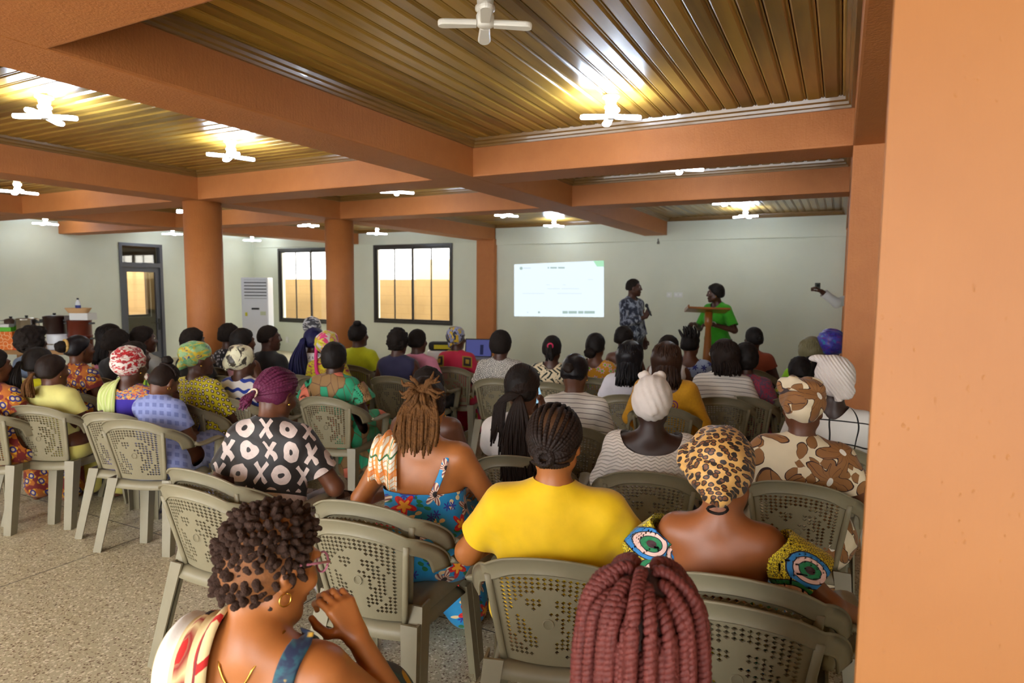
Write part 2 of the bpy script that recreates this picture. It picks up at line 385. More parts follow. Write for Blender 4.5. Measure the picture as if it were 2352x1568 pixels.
lamps = [(0, 2.29, 31, 'unlit white four-bladed lamp under the plank ceiling, nearest the camera', 0),
 (0, 3.85, 28, 'lit four-bladed lamp hanging above the first cross beam of the right bay', 1), (1, 2.31, 35, 'lit four-bladed lamp at far left of the nearest left bay', 1),
 (1, 3.69, 65, 'lit four-bladed lamp in the nearest left bay, close to the round column beam', 1), (2, 3.83, 75, 'lit four-bladed lamp at the left picture edge below the second beam', 1),
 (0, 5.83, 22, 'lit four-bladed lamp between the first and second cross beams on the right', 1), (1, 5.9, 40, 'lit four-bladed lamp between two cross beams left of the big main beam', 1),
 (2, 5.89, 10, 'lit four-bladed lamp partly hidden behind the nearer round column', 1), (3, 6.11, 80, 'lit four-bladed lamp over the serving table by the left wall', 1),
 (1, 8.55, 50, 'nearer of two lit four-bladed lamps above the projected slide', 1), (1, 10.33, 45, 'farther of two lit four-bladed lamps above the projected slide', 1),
 (0, 8.41, 25, 'nearer of two lit four-bladed lamps above the lectern', 1), (0, 10.05, 75, 'farther of two lit four-bladed lamps above the lectern', 1),
 (2, 8.14, 20, 'lit four-bladed lamp just left of the second round column', 1), (2, 9.95, 45, 'lit four-bladed lamp right of the second round column, above the window', 1),
 (3, 10.4, 50, 'lit four-bladed lamp above the standing air conditioner', 1), (3, 8.43, 40, 'lit four-bladed lamp above the glazed door', 1),
 (1, -0.6, 30, 'lit four-bladed lamp behind the photographer, left bay', 1), (0, -0.6, 30, 'unlit four-bladed lamp behind the photographer, right bay', 0)]
def copy_tree(o, parent=None):
    c = o.copy(); COL.objects.link(c); c.parent = parent
    for ch in o.children: copy_tree(ch, c)
    return c
_lp = {}
for i, y, a, lb, lit in lamps:
    q = (lit, i < 2)
    if q in _lp: o = copy_tree(_lp[q])
    else: o = _lp[q] = lamp_proto(lit, .68 if i < 2 else 1.)
    o.location = (LX[i], y, 2.656 if i < 2 else 2.60); o.rotation_euler[2] = math.radians(a)
    tag(o, lb, 'ceiling lamp', 'four-bladed LED lamps under the ceiling')
# ================================================================== bodies: signed distance fields meshed with surface nets
def A(*p): return np.array(p, float)
def ell(P, c, r):
    q = P-c; k0 = np.sqrt(((q/r)**2).sum(1)); k1 = np.sqrt(((q/(np.asarray(r)**2))**2).sum(1))+1e-9
    return k0*(k0-1)/k1
def cap(P, a, b, ra, rb):
    q = P-a; d = b-a; h = np.clip(q @ d/(d @ d+1e-12), 0, 1)
    return np.sqrt(((q-h[:, None]*d)**2).sum(1))-(ra+(rb-ra)*h)
def smin(a, b, k):
    h = np.clip(.5+.5*(b-a)/k, 0, 1); return b+(a-b)*h-k*h*(1-h)
class F:
    """a list of rounded shapes blended one into the next"""
    def __init__(s): s.p = []; s.post = None
    def e(s, c, r, k=.03, R=None, neg=False): s.p.append(('e', np.asarray(c, float), np.asarray(r, float), k, R, neg)); return s
    def c(s, a, b, ra, rb=None, k=.03, neg=False): s.p.append(('c', np.asarray(a, float), np.asarray(b, float), (ra, ra if rb is None else rb), k, neg)); return s
    def bounds(s):
        lo = []; hi = []
        for q in s.p:
            if q[0] == 'e': r = np.full(3, q[2].max()) if q[4] is not None else q[2]; lo.append(q[1]-r); hi.append(q[1]+r)
            else:
                r = max(q[3]); lo.append(np.minimum(q[1], q[2])-r); hi.append(np.maximum(q[1], q[2])+r)
        return np.min(lo, 0)-.03, np.max(hi, 0)+.03
    def __call__(s, P):
        d = None
        for q in s.p:
            if q[0] == 'e':
                X = P if q[4] is None else (P-q[1]) @ q[4]+q[1]
                v = ell(X, q[1], q[2]); k = q[3]; ng = q[5]
            else: v = cap(P, q[1], q[2], *q[3]); k = q[4]; ng = q[5]
            if d is None: d = v
            elif ng: d = -smin(-d, v, k)
            else: d = smin(d, v, k)
        return d if s.post is None else s.post(P, d)
def mesh_field(f, h, project=1):
    lo, hi = f.bounds(); m = 4
    nb = np.ceil((hi-lo)/(h*m)).astype(int)+1; N = nb*m
    bc = np.stack(np.meshgrid(*[np.arange(n) for n in nb], indexing='ij'), -1).reshape(-1, 3)
    ctr = lo+(bc*m+(m-1)/2)*h
    dc = f(ctr); act = np.abs(dc) < m*h*1.35+.012
    D = np.repeat(np.repeat(np.repeat(np.where(dc < 0, -1., 1.).reshape(nb), m, 0), m, 1), m, 2)
    off = np.stack(np.meshgrid(*[np.arange(m)]*3, indexing='ij'), -1).reshape(-1, 3)
    gi = (bc[act][:, None]*m+off[None]).reshape(-1, 3)
    D[gi[:, 0], gi[:, 1], gi[:, 2]] = f(lo+gi*h)
    S = D < 0
    c8 = [(i, j, k) for i in (0, 1) for j in (0, 1) for k in (0, 1)]
    sl = lambda a, o: a[o[0]:a.shape[0]-1+o[0], o[1]:a.shape[1]-1+o[1], o[2]:a.shape[2]-1+o[2]]
    cnt = sum(sl(S, o).astype(np.int8) for o in c8); cells = np.argwhere((cnt > 0) & (cnt < 8))
    idx = np.full(cnt.shape, -1); idx[cells[:, 0], cells[:, 1], cells[:, 2]] = np.arange(len(cells))
    vals = {o: D[cells[:, 0]+o[0], cells[:, 1]+o[1], cells[:, 2]+o[2]] for o in c8}
    acc = np.zeros((len(cells), 3)); n = np.zeros(len(cells))
    for a in c8:
        for ax in range(3):
            if a[ax]: continue
            b = list(a); b[ax] = 1; b = tuple(b); va, vb = vals[a], vals[b]; x = (va < 0) != (vb < 0)
            t = np.where(x, va/(va-vb+1e-12), 0); p = np.array(a, float)[None]+t[:, None]*np.eye(3)[ax][None]
            acc += np.where(x[:, None], p, 0); n += x
    Vt = lo+(cells+acc/n[:, None])*h
    for _ in range(project):
        e = h*.3; d0 = f(Vt); gr = np.stack([f(Vt+e*np.eye(3)[i])-d0 for i in range(3)], 1)/e
        g2 = (gr**2).sum(1)[:, None]+1e-6; st = -d0[:, None]*gr/g2; ln = np.linalg.norm(st, axis=1)[:, None]+1e-9
        Vt = Vt+st*np.minimum(1, h*.7/ln)
    Fs = []
    for ax in range(3):
        u, v = (ax+1) % 3, (ax+2) % 3
        s0 = [slice(None)]*3; s1 = [slice(None)]*3; s0[ax] = slice(0, -1); s1[ax] = slice(1, None)
        a_, b_ = S[tuple(s0)], S[tuple(s1)]; e = np.argwhere(a_ != b_); inside = a_[e[:, 0], e[:, 1], e[:, 2]]
        ok = (e[:, u] > 0) & (e[:, v] > 0) & (e[:, u] < S.shape[u]-1) & (e[:, v] < S.shape[v]-1); e = e[ok]; inside = inside[ok]
        def at(du, dv):
            q = e.copy(); q[:, u] -= du; q[:, v] -= dv; return idx[q[:, 0], q[:, 1], q[:, 2]]
        Q = np.stack([at(1, 1), at(0, 1), at(0, 0), at(1, 0)], 1)
        Q[~inside] = Q[~inside][:, ::-1]; Fs.append(Q)
    Fq = np.vstack(Fs); return Vt, Fq[(Fq >= 0).all(1)]
def clip_mesh(Vt, Fq, val):
    """keep the part of the mesh where val(points) < 0, cut cleanly along val = 0"""
    d = val(Vt); V2 = list(map(tuple, Vt)); out = []; ed = {}
    neg = d < 0; k = neg[Fq].sum(1); out = [tuple(q) for q in Fq[k == Fq.shape[1]]]
    for q in Fq[(k > 0) & (k < Fq.shape[1])]:
        poly = []; n = len(q)
        for i in range(n):
            a, b = int(q[i]), int(q[(i+1) % n])
            if neg[a]: poly.append(a)
            if neg[a] != neg[b]:
                key = (min(a, b), max(a, b))
                if key not in ed:
                    t = d[a]/(d[a]-d[b]); ed[key] = len(V2); V2.append(tuple(Vt[a]+t*(Vt[b]-Vt[a])))
                poly.append(ed[key])
        if len(poly) > 2: out.append(tuple(poly))
    V2 = np.array(V2); used = np.zeros(len(V2), bool)
    for q in out: used[list(q)] = True
    mp = np.cumsum(used)-1; return V2[used], [tuple(mp[list(q)]) for q in out]
def add_field(name, f, h, mat, parent, clip=None, loc=None, post=None, proj=1):
    v, q = mesh_field(f, h, proj)
    for c in (clip if isinstance(clip, (list, tuple)) else [clip] if clip else []): v, q = clip_mesh(v, np.array(q) if all(len(x) == 4 for x in q) else tri(q), c)
    if post is not None: v = post(v)
    return raw(name, v, q, mat, parent, True)
def tri(q): return np.array([(f[0], f[i], f[i+1]) for f in q for i in range(1, len(f)-1)])
def rotm(x=0, y=0, z=0):
    return np.array(Matrix.Rotation(math.radians(z), 3, 'Z') @ Matrix.Rotation(math.radians(y), 3, 'Y') @ Matrix.Rotation(math.radians(x), 3, 'X'))
def vnoise(P, s, seed=0):
    """smooth lattice noise, -1..1"""
    q = P*s+seed*7.31; i = np.floor(q).astype(int); t = q-i; t = t*t*(3-2*t); o = 0
    for a in (0, 1):
        for b in (0, 1):
            for c in (0, 1):
                hsh = ((i[:, 0]+a)*374761393+(i[:, 1]+b)*668265263+(i[:, 2]+c)*2147483647) & 0x7fffffff
                hsh = ((hsh ^ (hsh >> 13))*1274126177) & 0x7fffffff
                o = o+(hsh % 1000/500.-1)*(t[:, 0] if a else 1-t[:, 0])*(t[:, 1] if b else 1-t[:, 1])*(t[:, 2] if c else 1-t[:, 2])
    return o
# ------------------------------------------------------------------ skin
def skin(name, c, rough=.42):
    g = G(name); p = g.co()
    return g.done(g.mix(g.noise(p, 14, 4), tuple(int(x*.86) for x in c), tuple(min(255, int(x*1.1)) for x in c)), rough, g.noise(p, 160, 2), .08, .002)
SK = {'gold': skin('golden_brown_skin', (172, 104, 52)), 'warm': skin('warm_brown_skin', (150, 88, 48)), 'mid': skin('brown_skin', (104, 62, 40)),
      'dark': skin('dark_brown_skin', (78, 46, 33)), 'deep': skin('deep_brown_skin', (58, 36, 28))}
def hairmat(name, c0, c1, sc=(40., 40., 6.), rough=.6, bs=.5):
    g = G(name); _x, _y, _z = g.xyz(); n = g.noise(g.vec(_x*sc[0], _y*sc[1], _z*sc[2]), 1, 4, .65)
    return g.done(g.mix(n, c0, c1), rough, n, bs, .006, Specular_IOR_Level=.22)
HM = {'black': hairmat('black_hair', (14, 11, 10), (34, 27, 24)), 'curl': hairmat('curly_black_hair', (13, 10, 9), (42, 32, 26), (95., 95., 95.), .75, .9),
      'brown': hairmat('dark_brown_hair', (19, 13, 11), (46, 31, 23)), 'sleek': hairmat('sleek_black_hair', (12, 11, 14), (36, 32, 36), (120., 120., 3.), .32, .35),
      'sleekbrown': hairmat('sleek_brown_hair', (30, 18, 13), (74, 46, 30), (120., 120., 3.), .36, .35), 'khaki': hairmat('khaki_blonde_hair', (92, 86, 60), (136, 128, 92), (110., 110., 4.), .45, .35),
      'purple': hairmat('burgundy_braids', (62, 20, 42), (120, 46, 82), (120., 120., 120.), .5, .5), 'red': hairmat('wine_red_twists', (54, 22, 22), (122, 58, 50), (140., 140., 30.), .5, .6),
      'locs': hairmat('sun_bleached_locs', (40, 25, 15), (120, 78, 36), (60., 60., 60.), .85, .9), 'tuft': hairmat('twisted_tufts', (36, 24, 19), (84, 60, 48), (220., 220., 220.), .9, 1.),
      'navy': hairmat('navy_blue_braids', (14, 14, 40), (34, 34, 84), (120., 120., 4.), .45, .4)}
M_EYE = plain('eye_white', (188, 176, 162), .25); M_IRIS = plain('dark_iris', (26, 16, 12), .15); M_GOLD = plain('gold', (226, 178, 84), .25, Metallic=1.)
M_LIP = {}
# ------------------------------------------------------------------ one person
LEGS_SIT = dict(hip=(.088, .02, .505), knee=(.11, .43, .495), ank=(.115, .42, .085), toe=(.125, .555, .038))
POSE = dict(lap=((.25, .0, .165), (.12, .225, .085)), rest=((.265, .02, .17), (.17, .28, .13)), fold=((.245, .06, .175), (.05, .26, .13)), wide=((.285, .04, .19), (.22, .29, .14)))
def hand_prims(f, wr, d, nrm, side, curl=35., size=1., spread=1.):
    """palm, four fingers of different lengths with two bends, and a thumb leaving the side of the palm"""
    d = d/np.linalg.norm(d); nrm = nrm-d*(nrm @ d); nrm /= np.linalg.norm(nrm); a = np.cross(d, nrm)*side   # a points to the thumb side
    s = size
    for i, o in enumerate((.030, .010, -.010, -.029)):
        k0 = wr+a*o*.55*s; k1 = wr+d*.088*s*(1, 1.03, 1, .93)[i]+a*o*s
        f.c(k0, k1, .0145*s, .0115*s, .012)
        L = (.044, .049, .045, .035)[i]*s; q = k1; th = math.radians(curl*.7)
        dv = d+a*o*2.2*spread; dv /= np.linalg.norm(dv)
        for j, (l, r) in enumerate(((L, .0092), (L*.68, .0084), (L*.5, .0076))):
            e = q+(dv*math.cos(th)+nrm*math.sin(th))*l; f.c(q, e, r*s, r*s*.93, .004); q = e; th += math.radians(curl)
    t0 = wr+d*.022*s+a*.024*s; t1 = t0+(d*.55+a*.75+nrm*.35)*.042*s; t2 = t1+(d*.85+a*.25+nrm*.45)*.034*s; t3 = t2+(d*.9-a*.05+nrm*.45)*.024*s
    f.c(wr+d*.012*s, t1, .014*s, .0125*s, .01).c(t1, t2, .0115*s, .010*s, .004).c(t2, t3, .010*s, .0085*s, .004)
class Person:
    def __init__(s, u, v, zt=1.21, yaw=0., k=1., w=1., lean=6., roll=0., head=(0, 0, 0), skin='dark', pose='lap', poseL=None, ht=.02, stand=0., at=None, handcurl=(35, 35), bust=1., lift=0., vox=None, dz=0., neck=0.):
        s.w = w; s.skin = SK[skin]; s.ht = ht
        pz = (.535+lift) if not stand else stand
        if not stand: lean -= 11   # everyone rests against the chair back
        for it in range(8 if zt and not stand else 1):
            s.k = k
            s.P0 = A(0, 0, pz); s.T = rotm(-lean, 0, 0) @ rotm(0, roll, 0)
            s.tf = lambda p: s.P0+s.T @ (np.asarray(p, float)*s.k)
            s.hc = s.tf((0, .022+neck*.6, .655-neck*.3)); hx, hy, hz = head
            s.Rh = rotm(0, 0, hz) @ rotm(-hx, hy, 0)
            s.hk = 1+.4*(s.k-1)
            s.hf = lambda p: s.hc+s.Rh @ (np.asarray(p, float)*s.hk)
            t0 = s.hf((0, -.015, .11+ht)); t1 = s.hf((0, -.10, .05+ht)); t2 = s.hf((0, .06, .09+ht))
            top = t0 if t0[2] >= max(t1[2], t2[2]) else (t1 if t1[2] > t2[2] else t2)
            if zt and not stand: k *= 1+(zt-top[2])/(top[2]-pz)
        k = s.k
        s.top = top; Rz = rotm(z=yaw)
        if at is None:
            W = atz(u, v, top[2]); s.loc = W-Rz @ top; s.loc[2] = 0
        else: s.loc = A(*at); 
        s.yaw = yaw; s.Rz = Rz
        s.dist = np.linalg.norm((s.loc+Rz @ top-CAM))
        s.h = vox or min(.016, max(.0052, s.dist*.0031))
        sh = .158*w if w < 1.3 else .158*1.3
        s.sh = {sd: s.tf((sd*(.125+.04*w), -.008, .418)) for sd in (1, -1)}
        s.arm = {}
        for sd, ps in ((1, pose), (-1, poseL or pose)):
            q = POSE[ps] if isinstance(ps, str) else ps
            el, wr = [A(x[0]*sd*(1+.45*(w-1)), x[1], x[2])*A(k, k, k)+A(0, 0, pz) if not stand else A(x[0]*sd, x[1], x[2]) for x in q[:2]]
            s.arm[sd] = (el, wr, q[2] if len(q) > 2 else None, q[3] if len(q) > 3 else None)
        s.handcurl = handcurl; s.stand = stand; s.bust = bust
        L = LEGS_SIT
        if not stand: s.leg = {sd: {n: A(p[0]*sd, p[1], p[2]+(lift if n in ('hip', 'knee') else 0)) for n, p in L.items()} for sd in (1, -1)}
        else:
            s.leg = {sd: dict(hip=A(.088*sd, 0, stand-.02), knee=A(.10*sd, .02, .49), ank=A(.105*sd, -.01, .085), toe=A(.125*sd, .13, .035)) for sd in (1, -1)}
        s.root = None
    def torso(s, f, g=0., waist=True):
        w, k, t = s.w, s.k, s.tf
        E = lambda c, r, kk=.05: f.e(t(c), (A(*r)*A(w, .55+.45*w, 1)*k+g), kk, s.T)
        E((0, .032, .0), (.172, .126, .115)); E((0, .026, .15), (.142, .106, .15)); E((0, .004, .30), (.152, .112, .17))
        f.c(t((-.115*w, -.012, .405)), t((.115*w, -.012, .405)), (.058+.012*(w-1))*k+g, None, .06)
        for sd in (1, -1):
            if s.bust: E((sd*.072*w, .09, .275), (.068*s.bust, .062*s.bust, .068*s.bust), .04)
            f.c(t((sd*.12*w, -.018, .425)), t((0, -.022, .485)), .046*k+g, .046*k+g, .05)
        return f
    def neck(s, f, g=0.):
        return f.c(s.tf((0, -.018, .46)), s.hf((0, -.022, -.06)), .056*s.k+g, .050+g, .035)
    def arms(s, f, g=0., upto=2., hands=True, fg=0.):
        k, fat = s.k, .6+.4*s.w
        for sd in (1, -1):
            a = s.sh[sd]; el, wr, hd, nr = s.arm[sd]
            if upto >= 1: f.c(a, el, .053*fat*k+g, .042*fat*k+g, .035)
            elif upto > 0: e = a+(el-a)*upto; f.c(a, e, .053*fat*k+g, (.053-.010*upto)*fat*k+g+fg, .035)
            if upto > 1: e = el+(wr-el)*min(1, upto-1); f.c(el, e, .041*fat*k+g, .041*fat*k+(.027*k-.041*fat*k)*min(1, upto-1)+g+fg, .02)
            if hands:
                d = A(*hd) if hd is not None else (wr-el)*A(1, 1, .6); n = A(*nr) if nr is not None else A(-sd*.6, .2, -.8)
                hand_prims(f, wr, d, n, sd, s.handcurl[0 if sd > 0 else 1], .98*k)
        return f
    def legs(s, f, g=0., calf=1., feet=True, lo=None):
        fat = .55+.45*s.w
        for sd in (1, -1):
            q = s.leg[sd]; f.c(q['hip'], q['knee'], .086*fat+g, .058+g, .05)
            if calf: f.c(q['knee'], q['knee']+(q['ank']-q['knee'])*calf, .056+g, .056+(.037-.056)*calf+g, .03)
            if feet: f.c(q['ank'], q['toe'], .036, .024, .03).c(q['ank']+A(0, -.03, -.04), q['toe'], .03, .028, .02).c(q['ank']+A(0, 0, .05), q['ank'], .036, .033, .02)
        return f
    def headf(s, f):
        hf, R, q = s.hf, s.Rh, s.hk
        E = lambda c, r, kk=.02, ng=False: f.e(hf(c), A(*r)*q, kk, R, ng)
        C = lambda a, b, ra, rb, kk=.012: f.c(hf(a), hf(b), ra*q, rb*q, kk)
        E((0, -.012, .022), (.074, .094, .088), .03); E((0, .03, -.038), (.060, .062, .078), .03)
        for sd in (1, -1):
            C((sd*.050, .0, -.062), (sd*.014, .068, -.102), .018, .018, .03)
            E((sd*.031, .100, .010), (.019, .014, .012), .012, True)
            C((sd*.012, .089, .026), (sd*.046, .076, .028), .009, .008, .012)
            E((sd*.040, .070, -.028), (.022, .020, .020), .02)
            E((sd*.077, -.006, -.012), (.010, .020, .031), .008)
            E((sd*.084, -.003, -.008), (.006, .010, .016), .006, True)
            E((sd*.012, .098, -.031), (.010, .010, .008), .006)
        C((0, .086, .018), (0, .104, -.024), .009, .013); E((0, .106, -.028), (.013, .011, .010), .008)
        E((0, .092, -.060), (.025, .012, .0075), .006); E((0, .090, -.074), (.021, .012, .0085), .006); E((0, .072, -.102), (.022, .018, .016), .02)
        return f
    def body(s, extra=None):
        f = s.torso(F()); s.neck(f); s.headf(f); s.arms(f); s.legs(f)
        if extra: extra(f)
        return add_field('body', f, s.h, s.skin, s.root)
    def onbody(s, pts, g=.003, z=0.):
        """points moved onto the torso surface, g clear of it"""
        f = s.torso(F()); s.neck(f); s.arms(f, 0, 1, False); P = np.array([A(*q) for q in pts], float); o = s.tf((0, 0, .36)); e = 1e-3
        for _ in range(24):
            d = f(P)-g; gr = np.stack([f(P+e*np.eye(3)[i])-g-d for i in range(3)], 1)/e; P = P-(d*.8)[:, None]*gr/((gr**2).sum(1)[:, None]+1e-6)
        return P
    def make(s, label, name='person'):
        s.root = empty(name, tuple(s.loc), math.radians(s.yaw), label, 'person'); return s
    # -------- clothes
    def garment(s, name, mat, g=.010, sleeve=.55, flare=.008, neckcut=(.078, .075, .06, .49, -.01), bottom=None, top=None, skirt=0., clip=None, wr=.0035, skirtlen=1., low=True, h=None):
        f = F(); s.torso(f, g)
        if sleeve: s.arms(f, g*.9, sleeve, False, flare)
        if skirt:
            for sd in (1, -1):
                q = s.leg[sd]; f.c(q['hip'], q['knee'], .094*(.55+.45*s.w)+g+skirt, .066+g+skirt, .10)
                if skirtlen > 0: f.c(q['knee'], q['knee']+(q['ank']-q['knee'])*skirtlen, .066+g+skirt, .075+skirt*1.5, .08)
            f.c(s.leg[1]['knee'], s.leg[-1]['knee'], .06+g, None, .08)
        cl = []
        if sleeve:
            for sd in (1, -1):
                a = s.sh[sd]; el, w_ = s.arm[sd][:2]
                p, d = (a+(el-a)*sleeve, el-a) if sleeve <= 1 else (el+(w_-el)*min(.97, sleeve-1), w_-el)
                d = d/np.linalg.norm(d); rr = (.053 if sleeve <= 1 else .042)*(.6+.4*s.w)*s.k+g+flare+.012
                cl.append(lambda P, p=p, d=d, rr=rr: np.minimum((P-p) @ d, -cap(P, p-d*.01, p+d*.2, rr, rr)))
        if neckcut:
            rx, ry, rz, zc, yc = neckcut; c0 = s.tf((0, yc, zc))
            def ncut(P):
                q = (P-c0) @ s.T; q[:, 2] = np.minimum(q[:, 2], 0); return -ell(q, A(0, 0, 0), A(rx, ry, rz)*s.k)
            cl.append(ncut)
        if top is not None:
            cl.append(lambda P: ((P-s.tf((0, 0, top))) @ s.T[:, 2]))
        if bottom is not None: cl.append(lambda P: -(P[:, 2]-bottom))
        if clip: cl += clip if isinstance(clip, list) else [clip]
        if wr:
            sd_ = (sum(map(ord, name))+int(abs(float(s.loc[0]))*1000)) % 97
            f.post = lambda P, d: d-wr*(vnoise(P*A(1, 1, .55), 13., sd_)+.5*vnoise(P, 27., sd_))
        return add_field(name, f, h or s.h, mat, s.root, cl)
    # -------- hair and head coverings, all in the head's own frame
    def hair(s, m='curl', thick=.02, low=-.05, face=.055, bump=.004, bs=45., extra=None, name='hair', back=0., clip=True, side=None):
        f = F(); hf, R, q = s.hf, s.Rh, s.hk
        f.e(hf((0, -.014, .024)), A(.076+thick, .096+thick+back, .090+thick)*q, .03, R)
        f.e(hf((0, -.045, -.03)), A(.066+thick*.7, .058+thick*.7, .06+thick*.5)*q, .04, R)
        if extra: extra(f)
        sd = (int(abs(s.loc[0])*100)) % 50
        def cl(P):
            L = (P-s.hc) @ R/q
            front = np.minimum(L[:, 1]-face, .5)-np.clip(L[:, 2]-.045, 0, .08)*1.2       # hairline rises over the forehead
            lowf = low-L[:, 2]+np.clip(L[:, 1]+.038, 0, .2)*(.95 if low > -.09 else .7)      # and climbs toward the ears
            return np.maximum(front, lowf)+.004*vnoise(P, 90., sd)
        f.post = lambda P, d: d-bump*(vnoise(P, bs, sd)+.6*vnoise(P, bs*2.1, sd))+(np.clip(cl(P)+.016, 0, .03)*min(.9, (thick+.004)/.016) if clip else 0)
        return add_field(name, f, min(s.h, .011), HM[m] if isinstance(m, str) else m, s.root, cl if clip else None)
    def headscarf(s, mat, rx=.100, ry=.118, rz=.106, c=(0, -.02, .042), low=-.045, tilt=.35, fold=.006, knot=None, extra=None, name='headscarf', freq=60., clip=None, dirv=(.6, .2, 1.)):
        f = F(); hf, R, q = s.hf, s.Rh, s.hk
        f.e(hf(c), A(rx, ry, rz)*q, .03, R)
        f.e(hf((0, -.05, -.0)), A(rx*.85, ry*.72, rz*.7)*q, .03, R)
        for kn in (knot or []): f.e(hf(kn[0]), A(*kn[1])*q, .018, R)
        if extra: extra(f)
        dv = R @ (A(*dirv)/np.linalg.norm(dirv)); sd = int(abs(s.loc[0])*77) % 31
        def post(P, d):
            ph = (P-s.hc) @ dv; n = vnoise(P, 9., sd)
            return d-fold*(np.abs(np.sin(ph*freq+n*3.2))-.6)-fold*.5*vnoise(P, 24., sd)
        f.post = post
        def cl(P):
            L = (P-s.hc) @ R/q; return (low-L[:, 2])+L[:, 1]*tilt
        return add_field(name, f, min(s.h, .010), mat, s.root, clip or cl)
    def tubes(s, name, mat, strands, n=6, frame='head'):
        mb = MB()
        for pts, r in strands:
            P = np.array([s.hf(p) for p in pts]) if frame == 'head' else np.asarray(pts, float)
            mb.tube(P, r, n)
        return mb.build(name, mat, s.root, True)
    def ball(s, name, p, r, mat, frame='head', sc=(1, 1, 1)):
        c = s.hf(p) if frame == 'head' else A(*p); a = np.linspace(-math.pi/2, math.pi/2, 9)
        mb = MB(); mb.lathe([(max(1e-4, r*math.cos(x)), r*math.sin(x)*sc[2]) for x in a], c, 12); return mb.build(name, mat, s.root, True)
    def eyes(s):
        for sd in (1, -1):
            e = s.ball('eye', (sd*.031, .0765, .008), .0112*s.hk, M_EYE)
            c = s.hf((sd*.031, .0765, .008)); d = s.Rh @ A(0, 1, 0); mb = MB()
            M = Matrix.Translation(c+d*.0078) @ Vector((0, 0, 1)).rotation_difference(Vector(d)).to_matrix().to_4x4()
            mb.lathe([(.0062, 0), (.0055, .0028), (.003, .0042), (.0002, .0046)], (0, 0, 0), 14, M); mb.build('iris', M_IRIS, e, True)
    def earrings(s, r=.006, hoop=0., both=False):
        for sd in ((1, -1) if both else (1,)):
            if hoop:
                t = np.linspace(0, 2*math.pi, 20); s.tubes('earring', M_GOLD, [([(sd*.083, -.004+hoop*math.sin(x), -.045-hoop+hoop*math.cos(x)) for x in t], .0016)], 6)
            else: s.ball('earring', (sd*.085, .0, -.044), r, M_GOLD)
# ================================================================== moulded plastic armchair
g = G('taupe_plastic'); p = g.co()
_n = g.noise(p, 6, 5, .65); _d = g.step(g.noise(p, 3.2, 6, .7), .55, .75)
M_CHAIR = g.done(g.mix(_d*.45, g.mix(_n, (122, 114, 90), (148, 139, 112)), (158, 148, 124)), g.noise(p, 9, 3)*.25+.34, g.noise(p, 120, 2), .06, .002)
def yb(x, z):
    ax = abs(x); return -.165-.26*(z-.42)+1.1*x*x+(max(0, ax-.2)*1.25)
def solid(name, v, f, th, parent, mat=None, smooth=True):
    """a thin shell of real thickness th"""
    o = raw(name, v, f, mat or M_CHAIR, parent, False)
    bm = bmesh.new(); bm.from_mesh(o.data); bmesh.ops.remove_doubles(bm, verts=bm.verts, dist=1e-5)
    bmesh.ops.recalc_face_normals(bm, faces=bm.faces); bmesh.ops.solidify(bm, geom=bm.faces[:], thickness=th)
    bm.to_mesh(o.data); bm.free()
    return o
def chair_panel():
    nu, nv = 20, 22; V_ = []; ids = {}; f = []
    def pt(u, v):
        key = (round(u*1e4), round(v*1e4))
        if key not in ids:
            hw = .155+.045*v; x = u*hw; zt = .768-1.1*x*x; z = .425+v*(zt-.425); ids[key] = len(V_); V_.append((x, yb(x, z), z))
        return ids[key]
    def hole(u, v):
        if abs(u) > .84 or v > .955 or v < .07: return False
        if v > .80: return True
        r = math.hypot(u/.74, (v-.45)/.37); a = math.degrees(math.atan2(v-.45, u))
        if r > .97: return True
        if r > .84: return False
        if r > .50: return not (62 < a < 118 or -128 < a < -72 or 150 < a < 172)
        if .22 < r < .40 and -15 < a < 70: return True
        return False
    for i in range(nu):
        for j in range(nv):
            u0, u1 = -1+2*i/nu, -1+2*(i+1)/nu; v0, v1 = j/nv, (j+1)/nv; uc, vc = (u0+u1)/2, (v0+v1)/2
            c = [pt(u0, v0), pt(u1, v0), pt(u1, v1), pt(u0, v1)]
            if not hole(uc, vc): f.append(tuple(c)); continue
            du, dv = (u1-u0)*.46, (v1-v0)*.46
            d = [pt(uc, vc-dv), pt(uc+du, vc), pt(uc, vc+dv), pt(uc-du, vc)]
            f += [(c[0], d[0], d[3]), (c[0], c[1], d[0]), (c[1], d[1], d[0]), (c[1], c[2], d[1]), (c[2], d[2], d[1]), (c[2], c[3], d[2]), (c[3], d[3], d[2]), (c[3], c[0], d[3])]
    return V_, f
OUT = spline([(-.282, .610), (-.274, .668), (-.246, .722), (-.20, .768), (-.12, .808), (0, .824), (.12, .808), (.20, .768), (.246, .722), (.274, .668), (.282, .610)], 5)
def rim_mesh():
    v = []; f = []; n = len(OUT); m = 6
    for i, (x, z) in enumerate(OUT):
        T = OUT[min(i+1, n-1)]-OUT[max(i-1, 0)]; T /= np.linalg.norm(T); N = np.array((T[1], -T[0]))*1.   # inward/down
        wd = .058 if abs(x) < .2 else .058-.018*min(1, (abs(x)-.2)/.07)
        for j, (o, back) in enumerate(((-.002, .016), (.0, .006), (.006, .0), (wd*.55, .0), (wd, .0), (wd+.004, .005))):
            q = OUT[i]+N*o; v.append((q[0], yb(q[0], q[1])-back, q[1]))
    for i in range(n-1):
        for j in range(m-1): f.append((i*m+j, i*m+j+1, (i+1)*m+j+1, (i+1)*m+j))
    return v, f
